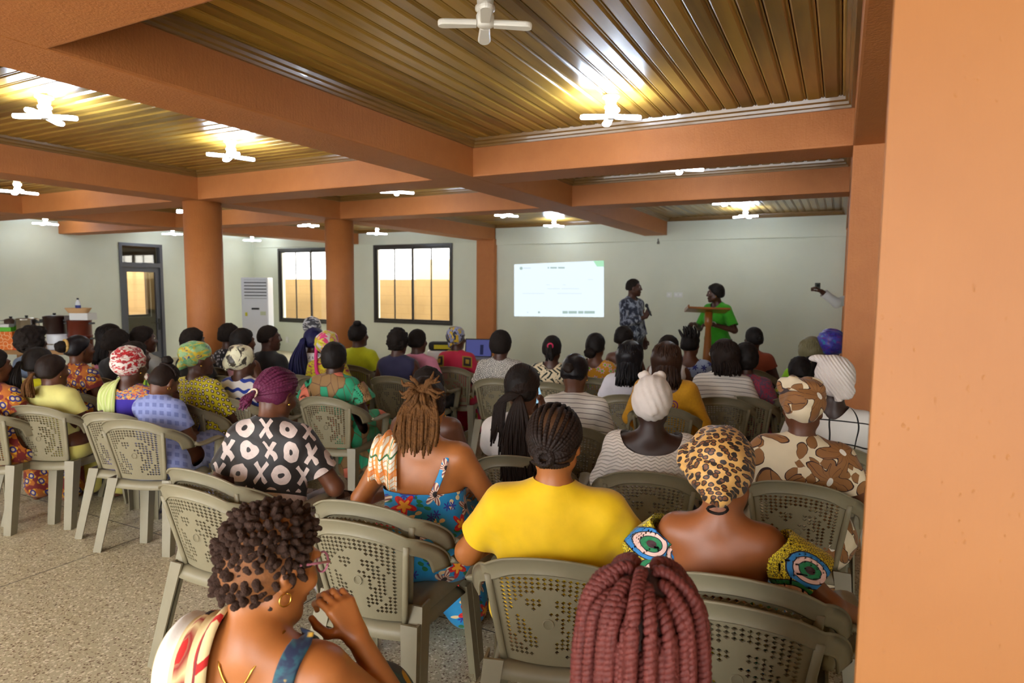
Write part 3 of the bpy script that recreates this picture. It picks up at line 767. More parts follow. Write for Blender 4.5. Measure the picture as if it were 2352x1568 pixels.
def leg_mesh(top, bot, sx, sy, w0, w1):
    L = [(0, 0), (1, 0), (1, .14), (.14, .14), (.14, 1), (0, 1)]; v = []
    for (c, w_) in ((top, w0), (((np.array(top)+bot)/2), (w0+w1)/2*.97), (bot, w1)):
        for a, b in L: v.append((c[0]-sx*a*w_, c[1]-sy*b*w_, c[2]))
    f = [tuple(range(6)), tuple(range(12, 18))[::-1]]+[(k*6+i, (k+1)*6+i, (k+1)*6+(i+1) % 6, k*6+(i+1) % 6) for k in (0, 1) for i in range(6)]
    return v, f
def make_chair():
    r = empty('plastic_chair')
    bk = solid('backrest', *chair_panel(), .006, r)
    v, f = rim_mesh(); rm = solid('rim', v, f, .007, r); rm.data.polygons.foreach_set('use_smooth', np.ones(len(rm.data.polygons), bool))
    for sx in (1, -1): MB().tube([(sx*(.150+.045*t), yb(.150+.045*t, .425+t*.33)-.008, .425+t*.33) for t in np.linspace(0, .93, 8)], .012, 8, .6).build('rib', M_CHAIR, r, True)
    MB().tube([(.016*math.cos(t), yb(0, .585)-.005, .585+.016*math.sin(t)) for t in np.linspace(0, 6.2832, 21)], .0018, 6).build('round_emblem', M_CHAIR, r, True)
    v = []; f = []; n = 15
    for j in range(n):
        for i in range(n):
            a, b = -1+2*i/(n-1), -1+2*j/(n-1); e = max(abs(a), abs(b)); hw = .205+.018*b
            z = .408+.012*(abs(a)**2.5)+.010*(b < -.5)*(-.5-b)-(.045*((e-.86)/.14)**2 if e > .86 else 0)
            v.append((a*hw, .02+b*.205, z))
    f = [(j*n+i, j*n+i+1, (j+1)*n+i+1, (j+1)*n+i) for j in range(n-1) for i in range(n-1)]
    st = solid('seat', v, f, .007, r); st.data.polygons.foreach_set('use_smooth', np.ones(len(st.data.polygons), bool))
    for sx in (1, -1):
        P = spline([(sx*.272, yb(.272, .63)+.01, .632), (sx*.284, -.01, .618), (sx*.287, .07, .613), (sx*.287, .17, .615), (sx*.278, .225, .606), (sx*.262, .240, .56), (sx*.245, .235, .42)], 6)
        MB().tube(P, [.031]*24+[.031-.008*t for t in np.linspace(0, 1, len(P)-24)], 10, .36, (0, .25, 1)).build('armrest', M_CHAIR, r, True)
        raw('leg', *leg_mesh((sx*.212, -.175, .43), (sx*.25, -.275, 0), sx, -1, .066, .050), M_CHAIR, r)
        raw('leg', *leg_mesh((sx*.245, .245, .42), (sx*.268, .275, 0), sx, 1, .062, .048), M_CHAIR, r)
    return r
CHAIR0 = make_chair(); _cu = [0]
CHAIRS = 'taupe plastic armchairs of the audience'
def chair(x, y, yaw, label, z=0.):
    o = copy_tree(CHAIR0) if _cu[0] else CHAIR0; _cu[0] = 1
    o.location = (x, y, z); o.rotation_euler[2] = math.radians(yaw); tag(o, label, 'chair', CHAIRS); return o
def under(p, label, yaw=None, z=0., dy=-.0, dx=0.):
    yw = p.yaw if yaw is None else yaw; q = p.loc+rotm(z=yw) @ A(dx, dy+.05, 0); return chair(q[0], q[1], yw, label, z)
# ================================================================== printed cloth
def cloth(name, fn, rough=.8, bs=.25, wr=True):
    g = G(name); x, y, z = g.xyz(); u = x+y*.6; r = fn(g, u, z+y*.45, (x, y, z))
    col, b = r if isinstance(r, tuple) and not isinstance(r[0], (int, float)) else (r, None)
    n = g.noise(g.vec(x*12., y*12., z*7.), 1, 3, .5, .4)
    bb = n if b is None else n*.5+b
    return g.done(col, rough, bb, bs, .012, Sheen_Weight=.15)
def solidc(c, rough=.85): return cloth('plain_cloth', lambda g, u, v, p: g.mix(g.noise(g.co(), 30, 3), tuple(int(x*.93) for x in c), c), rough)
def flower(g, u, v, sc, R, n=5, rnd=1., k=.28, ph=0.):
    d, c, pos = g.voro(g.vec(u, v), sc, 'F1', rnd); px, py, _ = g.sep(pos); dx, dy = u-px, v-py
    r = g.sqrt(dx*dx+dy*dy); a = g.atan2(dy, dx); h = g.wn(c)
    pet = R*((1-k)+k*g.cos(a*float(n)+h*6.28+ph)); return r, pet, h, a, c
def P_blue_floral(g, u, v, p):
    r, q, h, a, c = flower(g, u, v, 8.5, .048, 5, .8); st = g.sin(a*14.+r*160.)
    col = g.mix(g.noise(g.vec(u, v), 20, 2), (22, 128, 186), (34, 150, 204))
    r2, q2, h2, a2, _ = flower(g, u+.31, v*1.6+.2, 12, .034, 2, 1., .7); col = g.mix((r2 < q2), col, g.mix(h2 > .5, (30, 110, 62), (236, 206, 150)))
    r4, q4, h4, a4, _ = flower(g, u+.11, v+.57, 15, .02, 6, 1., .4); col = g.mix((r4 < q4)*(h4 > .5), col, (48, 44, 150))
    col = g.mix(r < q, col, g.mix(st*.5+.5, g.mix(h > .55, (196, 14, 26), (120, 10, 40)), g.mix(h > .55, (226, 36, 30), (240, 220, 190))))
    col = g.mix(r < .012, col, (28, 14, 12)); col = g.mix((r < q*.55)*(h < .25), col, (246, 168, 40)); return col
def P_brown_floral(g, u, v, p):
    w_ = g.noise(g.vec(u, v), 16, 2)*.03-.015
    r, q, h, a, c = flower(g, u+w_, v+w_*.7, 4.6, .115, 5, .55, .30, 1.)
    col = (232, 214, 180); r2, q2, h2, a2, _ = flower(g, u*1.2+.4+w_, v+.3, 8, .075, 2, .8, .75)
    col = g.mix(r2 < q2+.006, col, (52, 24, 20)); col = g.mix(r2 < q2, col, (146, 98, 50))
    col = g.mix(r < q+.006, col, (50, 22, 20)); ln = g.abs(g.fract(a*1.9+r*7.+w_*20.)-.5) < .03
    col = g.mix(r < q, col, g.mix(ln, (150, 100, 52), (70, 36, 24))); col = g.mix(r < .016+w_*.3, col, (244, 236, 222)); return col
def P_ankara(g, u, v, p):
    d, c, pos = g.voro(g.vec(u, v), 7.5, 'F1', .85); h = g.wn(c); px, py, _ = g.sep(pos); r = g.sqrt((u-px)*(u-px)+(v-py)*(v-py)*1.5)
    dd, _c2, _p2 = g.voro(g.vec(u, v), 95, 'F1', .3); base = g.mix(g.abs(dd-.3) < .09, (222, 198, 30), (96, 80, 14))
    ring = r*1.
    a = g.mix(h > .5, (20, 120, 70), (40, 128, 196))
    col = g.mix(ring < .064, base, (28, 18, 30)); col = g.mix(ring < .060, col, a); col = g.mix(ring < .047, col, (28, 18, 30)); col = g.mix(ring < .044, col, (230, 190, 176))
    col = g.mix(ring < .031, col, (30, 18, 36)); col = g.mix(ring < .028, col, g.mix(h > .5, (40, 128, 196), (20, 120, 70))); return g.mix(ring < .014, col, (58, 22, 30))
def P_xoxo(g, u, v, p):
    w_ = g.noise(g.vec(u, v), 10, 2)*.09-.045; U = (u+w_*.6)*10.2; Vv = (v+w_*.5)*9.6; row = g.floor(Vv); U = U+g.fract(row*.37)*1.4
    ix = g.floor(U); fx, fy = (g.fract(U)-.5)*1.15, (g.fract(Vv)-.5)*1.05; par = g.fract((ix+row)*.5) > .25
    r = g.sqrt(fx*fx+fy*fy); O = (g.abs(r-.29) < .17); th = .14
    X = g.max((g.abs(fx*1.1-fy*.85) < th), (g.abs(fx*1.0+fy*.8) < th))*(r < .52)
    m = g.noise(g.vec(u, v), 26, 5, .7, 1.2); wh = g.mix(m, (168, 146, 138), (236, 218, 208))
    lo = g.step(v*-1., -.685, -.680)
    col = g.mix(par*X+(par < .5)*O, (30, 24, 22), wh); col = g.mix(v < .70, col, wh); return g.mix((v < .712)*(v > .70), col, (28, 22, 20))
def P_leopard(g, u, v, p):
    q = g.vec(u*1.0+v*.25, v-u*.2); w_ = g.noise(q, 30, 2)
    d, c, pos = g.voro(g.vec(p[0]*1.0+w_*.012, p[2]*1.2+p[1]*.9+w_*.02), 50, 'F1', .75); h = g.wn(c)
    col = g.mix(w_, (196, 142, 66), (220, 172, 100)); col = g.mix(d < .43, col, (38, 22, 14)); return g.mix((d < .24)*(h > .25), col, (112, 64, 26))
def P_stripes(g, u, v, p):
    s_ = g.abs(g.fract(v*34.+g.noise(g.vec(u, v), 5, 2)*.8)-.5) < .065; return g.mix(s_, (232, 226, 218), (96, 88, 84))
def P_zigzag(g, u, v, p):
    t = g.abs(g.fract(u*26.)-.5)*.022; k = g.fract((v+t)*62.); z = g.step(g.abs(k-.5), .30, .46)
    return g.mix(z*.55, (236, 226, 216), (176, 164, 152)), z*-.8
def P_grid(g, u, v, p):
    a = g.abs(g.fract(u*7.2+.2)-.5) < .03; b = g.abs(g.fract(v*8.5+.1)-.5) < .03; return g.mix(g.max(a, b), (234, 230, 224), (22, 20, 20))
def P_dots(g, u, v, p):
    d = g.voro(g.vec(u, v), 75, 'DISTANCE_TO_EDGE'); return g.mix(d > .13, (34, 30, 30), (226, 220, 210))
def P_palm(g, u, v, p):
    a = g.noise(g.vec(u*1., v), 14, 1); k = g.fract((u*g.m('SIGN', g.fract(v*9.)-.5)+v)*19.+a*1.2); return g.mix((k < .40)*(g.noise(g.vec(u, v), 22, 2) > .42), (228, 212, 178), (34, 42, 30))
def P_greenprint(g, u, v, p):
    d, c, pos = g.voro(g.vec(u*1.2, v*.8), 12, 'F1', .9); h = g.wn(c); w_ = g.abs(g.fract(u*120.)-.5)*g.abs(g.fract(v*120.)-.5)*4
    col = g.mix(h > .45, g.mix(w_, (150, 112, 62), (116, 84, 48)), (30, 150, 106)); col = g.mix((h > .86), col, (214, 112, 84))
    e = g.voro(g.vec(u*1.2, v*.8), 12, 'DISTANCE_TO_EDGE', .9); return g.mix(e < .03, col, (96, 62, 34))
def P_yellowdots(g, u, v, p):
    d, c, pos = g.voro(g.vec(u, v), 30, 'F1', .45); col = (206, 190, 14); col = g.mix(d < .36, col, (58, 26, 34)); return g.mix(d < .19, col, (226, 214, 206))
def P_lavender(g, u, v, p):
    a, b = g.fract(u*21.), g.fract(v*19.); sq = (a > .22)*(a < .80)*(b > .2)*(b < .72); n = g.noise(g.vec(u, v), 40, 3)
    col = g.mix(n, (124, 136, 190), (150, 160, 208)); return g.mix(sq*.75, col, (92, 102, 160))
def P_ankara_warm(g, u, v, p):
    r, q, h, a, c = flower(g, u, v, 13, .034, 4, .9, .2); col = g.mix(g.noise(g.vec(u, v), 16, 2) > .5, (176, 96, 20), (120, 28, 24))
    col = g.mix(r < q, col, (214, 160, 30)); col = g.mix(r < .022, col, (44, 40, 120)); return g.mix(r < .011, col, (214, 190, 150))
def P_fuchsia(g, u, v, p):
    a, b = g.abs(g.fract(u*6.5)-.5), g.abs(g.fract(v*6.5+.2)-.5); k = g.max(a, b); par = g.fract((g.floor(u*6.5)+g.floor(v*6.5+.2))*.5) > .25
    col = (190, 24, 62); col = g.mix(par*(k < .36), col, (150, 120, 20)); col = g.mix(par*(k < .27), col, (36, 26, 18)); return g.mix(par*(k < .13), col, (160, 128, 26))
def P_orangefloral(g, u, v, p):
    r, q, h, a, c = flower(g, u, v, 15, .027, 6, .7); col = (200, 140, 18); col = g.mix(r < q, col, (206, 160, 190)); return g.mix(r < .011, col, (120, 180, 30))
def P_blueprint(g, u, v, p):
    r, q, h, a, c = flower(g, u, v, 12, .032, 6, .9); return g.mix(r < q, (170, 190, 226), (56, 66, 150))
def P_purplered(g, u, v, p):
    n = g.noise(g.vec(u, v), 26, 4, .6, 1.5); return g.mix(g.step(n, .46, .56), (96, 74, 96), (164, 52, 78))
def P_whitefloral(g, u, v, p):
    r, q, h, a, c = flower(g, u, v, 11, .028, 5, 1.); col = (226, 222, 224); col = g.mix((r < q)*(h > .55), col, (186, 30, 36)); r2, q2, h2, a2, _ = flower(g, u+.3, v*1.5, 16, .02, 2, 1., .7); return g.mix((r2 < q2)*(h2 > .4), col, (60, 74, 60))
def P_waves(g, u, v, p):
    w_ = g.sin(u*62.)*.009; k = v+w_; m = g.max((k < .905)*(k > .872), (k < .815)*(k > .79)); m = g.max(m, (k < .74)*(k > .71)); return g.mix(m, (230, 226, 222), (34, 62, 160))
def P_tealprint(g, u, v, p):
    n = g.noise(g.vec(u, v), 11, 3, .6, 1.); n2 = g.noise(g.vec(u+3., v), 9, 3, .6, 1.)
    col = g.mix(g.step(n, .44, .56), (20, 34, 66), (28, 84, 96)); return g.mix(g.step(n2, .60, .66), col, (204, 160, 52))
def P_chevrongreen(g, u, v, p):
    k = g.fract(u*30.); return g.mix(v > .86, g.mix(k < .5, (150, 180, 40), (40, 84, 24)), g.mix(g.noise(g.vec(u, v), 38, 1) > .5, (224, 218, 206), (120, 30, 34)))
def P_tie(cols, sc=9, stretch=(1, 1, 2.2)):
    def fn(g, u, v, p):
        q = g.vec(p[0]*stretch[0], p[1]*stretch[1], p[2]*stretch[2]); n = g.noise(q, sc, 3, .55, .8); n2 = g.noise(g.vec(p[0]*stretch[0]+4., p[1], p[2]*stretch[2]), sc*1.3, 3, .55, .8)
        col = g.mix(g.step(n, .46, .50), cols[0], cols[1]); 
        if len(cols) > 2: col = g.mix(g.step(n2, .54, .57), col, cols[2])
        if len(cols) > 3: col = g.mix(g.step(n2, .40, .37), col, cols[3])
        return col
    return fn
# ================================================================== the audience
R_ = random.Random(11)
HC, HR = A(0, -.014, .024), A(.078, .099, .092)
def onscalp(d, out=0.):
    """the hair-bearing surface met going out from the head centre along d"""
    d = A(*d); d = d/np.linalg.norm(d); t = 1/np.linalg.norm(d/HR); c2, r2 = A(0, -.045, -.03), A(.0685, .0605, .0625)
    a = ((d/r2)**2).sum(); b = 2*((HC-c2)*d/r2**2).sum(); c = (((HC-c2)/r2)**2).sum()-1; D = b*b-4*a*c
    if D > 0: t = max(t, (-b+math.sqrt(D))/(2*a))
    return HC+d*(t+out)
def scalp(az, el, lift=0.):
    """point on the scalp: az 0 = back of head, 90 = right; el up from the ears"""
    a, e = math.radians(az), math.radians(el); return HC+(HR+lift)*A(math.sin(a)*math.cos(e), -math.cos(a)*math.cos(e), math.sin(e))
def rope(pts, r, pitch=.02, m=4):
    """two strands twisted round each other"""
    P = spline(pts, m); L = np.concatenate([[0], np.cumsum(np.linalg.norm(np.diff(P, axis=0), axis=1))])
    n = max(12, int(L[-1]/pitch*8)); s = np.linspace(0, L[-1], n); Q = np.stack([np.interp(s, L, P[:, i]) for i in range(3)], 1)
    T = np.gradient(Q, axis=0); T /= np.linalg.norm(T, axis=1)[:, None]+1e-9
    U = np.cross(T, A(0, .3, 1)); U /= np.linalg.norm(U, axis=1)[:, None]+1e-9; W = np.cross(T, U); out = []
    for k in (0, 1):
        a = s/pitch*2*math.pi+k*math.pi; tp = np.clip(np.minimum(s/.015, (L[-1]-s)/.02), .35, 1)
        out.append((Q+(np.cos(a)[:, None]*U+np.sin(a)[:, None]*W)*r*.52*tp[:, None], r*.62*tp))
    return out
def beads(pts, r, pitch=.011, m=5, amp=.22):
    P = spline(pts, m); L = np.concatenate([[0], np.cumsum(np.linalg.norm(np.diff(P, axis=0), axis=1))])
    n = max(8, int(L[-1]/pitch*4)); s = np.linspace(0, L[-1], n); Q = np.stack([np.interp(s, L, P[:, i]) for i in range(3)], 1)
    return Q, r*(1-amp+amp*np.abs(np.sin(s/pitch*math.pi)))*np.clip((L[-1]-s)/.02, .45, 1)
def cornrows(p, n, conv, mat, r=.0078, spread=84, cap=None, front=.05, sag=0.):
    p.hair(cap or 'brown', .0015, -.065, front+.01, 0, name='scalp')
    st = []
    for i in range(n):
        t = -1+2*(i+.5)/n; th = math.radians(t*spread); a = HC+HR*A(math.sin(th)*.97, .62*abs(math.cos(th))**.5, .18+.72*math.cos(th)); c = A(*conv)
        pts = []
        for q in np.linspace(0, 1, 10):
            b = (a*(1-q)+c*q)-HC; pts.append(onscalp(b, .0062))
        st.append(beads(pts, r))
    return st
def hanging(z0, z1, n, rad, mat=None, az=(-75, 75), r=.0045, el=(5, 60), pull=.02, seed=1, wob=.012, pk=None, m=4):
    """strands that leave the scalp, fall over it and hang to z1"""
    q = random.Random(seed); out = []
    for i in range(n):
        a = q.uniform(*az); e = q.uniform(*el); s0 = scalp(a, e, .002); s1 = scalp(a, max(-10, e*.45), rad+q.uniform(0, .008)); s2 = scalp(a, -22, rad+.004); dx, dy = q.uniform(-wob, wob), q.uniform(-wob, wob)
        e1 = A(s2[0]*.95+dx, s2[1]-pull+dy, z0); e2 = A(s2[0]*.9+dx*2, s2[1]-pull*1.4+dy, q.uniform(z1-.02, z1+.05))
        out.append((spline([s0, s1, s2, e1, e2], m), r))
    return out
# ---- the twisted-hair woman in front, her hand at her mouth
p = Person(645, 1156, 1.175, yaw=22, w=1.08, lean=10, roll=3, head=(20, -4, -34), skin='gold', ht=.012, vox=.0052, neck=.075).make('woman in front with short twisted hair, pink glasses and a hand raised to her mouth')
Rw = p.Rz.T
mo = p.hf((.012, .112, -.062)); wr = mo+Rw @ A(.085, .035, -.088); el = p.sh[1]+A(.13, .17, -.25)
p.arm[1] = (el, wr, (mo-wr)*A(1, 1, 1)+A(.02, .0, .055), Rw @ A(-.75, .25, -.35)); p.handcurl = (58, 35)
p.body()
q = random.Random(5); tf_ = []
for i in range(430):
    z = 1-(i+.5)/430*1.92; a = i*2.39996; rr = math.sqrt(max(0, 1-z*z)); d = A(rr*math.cos(a), rr*math.sin(a), z); b = onscalp(HR*d, .002)
    if d[1] > .5+.5*max(0, d[2]-.3) or b[2] < -.078+max(0, b[1]+.02)*1.3: continue
    dn = A(d[0], d[1], d[2]*.8)+A(q.uniform(-.7, .7), q.uniform(-.6, .5), q.uniform(-.8, .3)); dn /= np.linalg.norm(dn); L = q.uniform(.013, .022)*(1.15 if d[2] > .3 else .85)
    k = A(q.uniform(-1, 1), q.uniform(-1, 1), q.uniform(-1, 1))*.005
    tf_.append((spline([b-d*.005, b+dn*L*.45+k, b+dn*L+k*1.6], 4), np.array([.0078, .0086, .0086, .0082, .0077, .007, .0062, .0052, .0036])*q.uniform(.8, 1.12)))
def fuzzy(mb, amp=.0022):
    v = np.array(mb.v); v = v+np.stack([vnoise(v, 300., k) for k in (1, 2, 3)], 1)*amp; mb.v = [tuple(x) for x in v]; return mb
mb = MB()
for pts, r in tf_: mb.tube(np.array([p.hf(x) for x in pts]), r, 9)
fuzzy(mb, .0015).build('hair', HM['tuft'], p.root, True)
p.hair(hairmat('scalp_partings', (150, 96, 52), (96, 62, 40), (60., 60., 60.), .6, .4), .003, -.085, .07, 0, name='scalp')
p.earrings(hoop=.013)
M_TEAL = cloth('teal_yellow_print', P_tealprint, .7)
p.garment('dress', M_TEAL, .010, 0, neckcut=None, top=.26, skirt=.012, skirtlen=.9)
for sd in (1, -1):
    P_ = p.onbody(spline([p.tf((sd*.080, -.13, .24)), p.tf((sd*.092, -.125, .34)), p.tf((sd*.104, -.07, .46)), p.tf((sd*.105, .03, .462)), p.tf((sd*.095, .115, .38)), p.tf((sd*.088, .13, .28))], 8), .004); mb = MB(); mb.tube(P_, .020, 10, .22, p.T @ A(0, -1, .25)); mb.build('strap', M_TEAL, p.root, True)
_nk = p.onbody([p.tf((.05*x-.004, -.15, .476-.055*(1-x*x))) for x in np.linspace(-1, 1, 34)], .0025); p.tubes('necklace', M_GOLD, [(np.vstack([p.onbody([p.tf((-.062, -.02, .50))], .0025), _nk, p.onbody([p.tf((.056, -.02, .50))], .0025)]), .0021)], 6, 'local')
gl = plain('pink_glasses_frame', (196, 120, 142), .3)
st = []
for sd in (1, -1):
    t = np.linspace(0, 2*math.pi, 22); st.append(([(sd*.034+.028*math.cos(x), .108-.012*abs(math.cos(x)*sd+1)*.5, .010+.021*math.sin(x)) for x in t], .0024)); st.append(([(sd*.062, .100, .016), (sd*.079, .05, .014), (sd*.083, .0, .008)], .0026))
st.append(([(-.008, .111, .014), (.008, .111, .014)], .002)); p.tubes('glasses', gl, st, 6)
p.eyes(); WOMAN_FRONT = p
under(p, 'plastic armchair of the woman with short twisted hair, below the picture edge')
# ---- checked cloth over her left shoulder
g = G('checked_cream_cloth'); x, y, z = g.xyz()
a, b = g.fract((x*.93+y*.37)*8.2+.55), g.fract((z*.8-y*.93+x*.37)*6.6+.1); s1 = (a > .30)*(a < .58); s2 = (b > .34)*(b < .62)
col = g.mix(s1, (222, 198, 146), (226, 222, 214)); col = g.mix(s2*(s1 < .5), col, (226, 222, 214)); k1 = (a > .70)*(a < .86); k2 = (b > .74)*(b < .90)
col = g.mix(k1*k2, col, (40, 26, 28)); col = g.mix(k1*(k2 < .5)*g.abs(g.fract(b*7.)-.5)*2., col, (150, 40, 40)); col = g.mix((b > .16)*(b < .22), col, (190, 34, 30)); col = g.mix((a > .02)*(a < .07), col, (128, 40, 44))
M_CHECK = g.done(col, .85, g.noise(g.co(), 60, 2), .2, .004)
def drape(name, mat, person, sd, u0, u1, back, front, lift, label, cat, sway=0., folds=.006, nu=16):
    """a cloth laid over a shoulder: hangs down the back and the chest"""
    f = F(); person.torso(f, lift); person.arms(f, lift, .6, False); c0 = person.tf((0, -.01, .30)); V_ = []; m = 46; Fq = []
    for j in range(m):
        t = j/(m-1)
        for i in range(nu):
            s_ = u0+(u1-u0)*i/(nu-1)
            th = -back+(front+back)*t; dirv = A(sd*(s_-.0)*.0, math.sin(th), math.cos(th)); dirv = person.T @ dirv
            o = person.tf((sd*(s_+sway*(t-.5)), -.005, .36)); r0 = .30
            P0 = o+dirv*r0
            V_.append((P0, -dirv, o, th, i, t))
    P = np.array([x[0] for x in V_]); D = np.array([x[1] for x in V_])
    for _ in range(40):
        d = f(P); P = P+D*np.clip(d, -.02, .03)[:, None]*.8
    th = np.array([x[3] for x in V_])
    low = person.tf((0, 0, .36))[2]
    P = P-D*(folds*np.sin(np.array([x[4] for x in V_])*1.15+th*1.3)+folds+.002)[:, None]
    Fq = [(j*nu+i, j*nu+i+1, (j+1)*nu+i+1, (j+1)*nu+i) for j in range(m-1) for i in range(nu-1)]
    Rz = rotm(z=person.yaw); W = P @ Rz.T+person.loc
    o = raw(name, W, Fq, mat, None, True); bm = bmesh.new(); bm.from_mesh(o.data); bmesh.ops.recalc_face_normals(bm, faces=bm.faces); bmesh.ops.solidify(bm, geom=bm.faces[:], thickness=.004); bm.to_mesh(o.data); bm.free()
    o.data.polygons.foreach_set('use_smooth', np.ones(len(o.data.polygons), bool)); return tag(o, label, cat)
drape('shoulder_cloth', M_CHECK, p, -1, .06, .20, 2.2, 1.5, .017, 'cream red and black checked cloth draped over the shoulder of the twisted-hair woman', 'cloth')
# ---- foreground head with thick wine-red twists
p = Person(1480, 1285, 1.175, yaw=6, w=1.0, lean=5, head=(6, 0, 4), skin='mid', ht=.026, vox=.007).make('nearest woman at the bottom edge with thick wine-red rope twists')
p.body(); p.hair(hairmat('parted_scalp', (40, 26, 24), (74, 52, 44), (30., 30., 30.), .7, .3), .004, -.08, .07, 0, name='scalp')
st = []; q = random.Random(3)
for ring, (el_, n_) in enumerate(((80, 5), (64, 9), (48, 13), (32, 16), (16, 18), (0, 18))):
    for i in range(n_):
        az = -165+330*(i+.5+.25*(ring % 2))/n_+q.uniform(-5, 5)
        if abs(az) > 128 and el_ < 50: continue
        s0 = scalp(az, el_, -.002); lo = -.17+q.uniform(-.04, .03); lf = .004+.0042*(5-ring)
        pts = [s0, scalp(az*1.01, el_-14, lf*.7), scalp(az*1.03, (el_-14)*.45, lf+.006), scalp(az*1.04, -14, lf+.012)]
        e = pts[-1]; pts += [A(e[0]*1.02, e[1]*1.02, -.09), A(e[0]*1.0+q.uniform(-.01, .01), e[1]*1.0, lo)]
        st += rope(pts, .0098+.0016*q.random(), .019)
p.tubes('twists', HM['red'], st, 7); p.garment('shirt', solidc((70, 60, 70)), sleeve=.5, h=.012)
under(p, 'plastic armchair of the woman with wine-red twists, below the picture edge')
# ---- blue floral dress, dreadlocks tied up
M_BLUE = cloth('blue_floral_cotton', P_blue_floral, .6)
p = Person(980, 862, 1.255, yaw=24, w=1.24, lean=13, head=(16, 0, 0), skin='gold', lift=.055, ht=.016, pose='wide', neck=.01).make('woman with bare back in a blue floral strap dress, dreadlocks tied up')
p.body(); p.hair('brown', .010, -.055, .06, .004, 90.)
st = []; q = random.Random(8); kn = A(.008, -.118, .035)
for i in range(46):
    a = q.uniform(-100, 100); s0 = scalp(a, q.uniform(-15, 20), .003); e = A(q.uniform(-.072, .075), -.118-q.uniform(0, .03), q.uniform(-.23, -.13))
    st.append(beads([s0, (s0+kn)/2+A(q.uniform(-.02, .02), -.02, .015), kn+A(q.uniform(-.035, .035), -q.uniform(.01, .035), q.uniform(-.02, .035)), A(e[0]*.9, -.135, -.03+q.uniform(-.03, .02)), A(e[0]*1.1, e[1]-.005, -.10), e], q.uniform(.0062, .0088), .013, 4, .18))
for i in range(26):
    a = q.uniform(0, 6.28); t = A(math.cos(a)*.066, -.03, math.sin(a)*.05+.015); st.append(beads([kn+A(0, .0, 0), kn+t*.6+A(0, -.03, .01), kn+t*1.1+A(0, -.012, -.006), kn+t*q.uniform(1.2, 1.5)+A(0, .0, q.uniform(-.02, .02))], q.uniform(.006, .008), .013, 4, .18))
for i in range(9):
    st.append(beads([scalp(-62+q.uniform(-15, 15), -5, .0), A(-.085+q.uniform(-.02, .02), -.09, -.06), A(-.09+q.uniform(-.02, .02), -.10, -.13), A(-.075+q.uniform(-.03, .02), -.105, -.165)], .0075, .013, 4, .18))
mb = MB()
for pts, r in st: mb.tube(np.array([p.hf(x) for x in pts]), r, 7)
fuzzy(mb, .0014).build('dreadlocks', HM['locs'], p.root, True)
p.garment('dress', M_BLUE, .011, 0, neckcut=None, top=.265, skirt=.018, skirtlen=.95)
P_ = [p.tf((.055, -.132, .25)), p.tf((.082, -.136, .31)), p.tf((.108, -.112, .385)), p.tf((.122, -.052, .462)), p.tf((.118, .02, .462)), p.tf((.10, .10, .37)), p.tf((.09, .13, .28))]
mb = MB(); mb.tube(spline(P_, 8), .0125, 10, .22, p.T @ A(0, -1, .3)); mb.build('strap', M_BLUE, p.root, True); p.earrings(.004, both=True)
WOMAN_BLUE = p
under(p, 'upper plastic armchair of the stack under the blue floral dress', z=.055, yaw=8, dx=-.07, dy=-.17); under(p, 'lower plastic armchair of the stack under the blue floral dress', dy=-.21, yaw=8, dx=-.07)
g = G('orange_plaid_cotton'); x, y, z = g.xyz(); k = 70.
a, b = g.fract(x*k*.9), g.fract((z*.8-y*.6)*k*.9); A1, B1 = g.fract(x*9.+.2), g.fract((z*.8-y*.6)*9.)
col = g.mix((a < .25), (238, 228, 208), (226, 150, 70)); col = g.mix((b < .25)*.8, col, (226, 150, 70)); col = g.mix((A1 < .2)*.8, col, (232, 130, 30)); col = g.mix((B1 < .2)*.8, col, (232, 130, 30)); col = g.mix((A1 > .55)*(A1 < .6), col, (60, 110, 70)); col = g.mix((B1 > .55)*(B1 < .6), col, (60, 110, 70))
drape('napkin', g.done(col, .85, g.noise(g.co(), 90, 2), .2, .003), p, -1, .105, .25, 2.15, 1.2, .019, 'orange and green plaid napkin draped over the bare shoulder of the dreadlocked woman', 'napkin', folds=.010)
# ---- plain yellow shirt, cornrows
p = Person(1275, 928, 1.25, yaw=17, w=1.36, lean=4, head=(4, 0, -4), skin='gold', ht=.012, pose='wide').make('woman seen from behind in a plain bright yellow shirt, cornrowed hair')
p.body(); sc_ = hairmat('cornrow_partings', (92, 60, 34), (54, 36, 24), (40., 40., 40.), .6, .2)
st = cornrows(p, 27, (-.012, -.105, -.035), None, .0078, 104, sc_); q = random.Random(2)
for i in range(9):
    a = i*.7; st.append(beads([A(-.012+.030*math.cos(a+t)*(1-t*.16), -.112-.004*t, -.034+.030*math.sin(a+t)*(1-t*.16)) for t in np.linspace(0, 3, 7)], .0078))
for i in range(16):
    x0 = -.066+.0088*i; e_ = A(-.012, -.110, -.045)-HC; b_ = A(x0, -.075-.03*(1-(x0/.07)**2), -.062-.012*(1-(x0/.07)**2))-HC; st.append(beads([onscalp(b_*(1-t)+e_*t, .005) for t in (0, .3, .6, .9)], .0062))
p.tubes('cornrows', HM['brown'], st, 6); M_Y = solidc((250, 204, 0), .75)
p.garment('shirt', M_Y, .012, .62, .010, (.072, .07, .055, .50, -.005), bottom=.40, wr=.004); p.garment('trousers', solidc((44, 40, 48)), .01, 0, None, top=-.07, skirt=.0, skirtlen=.95, h=.012)
under(p, 'plastic armchair under the plain yellow shirt', dy=-.0)
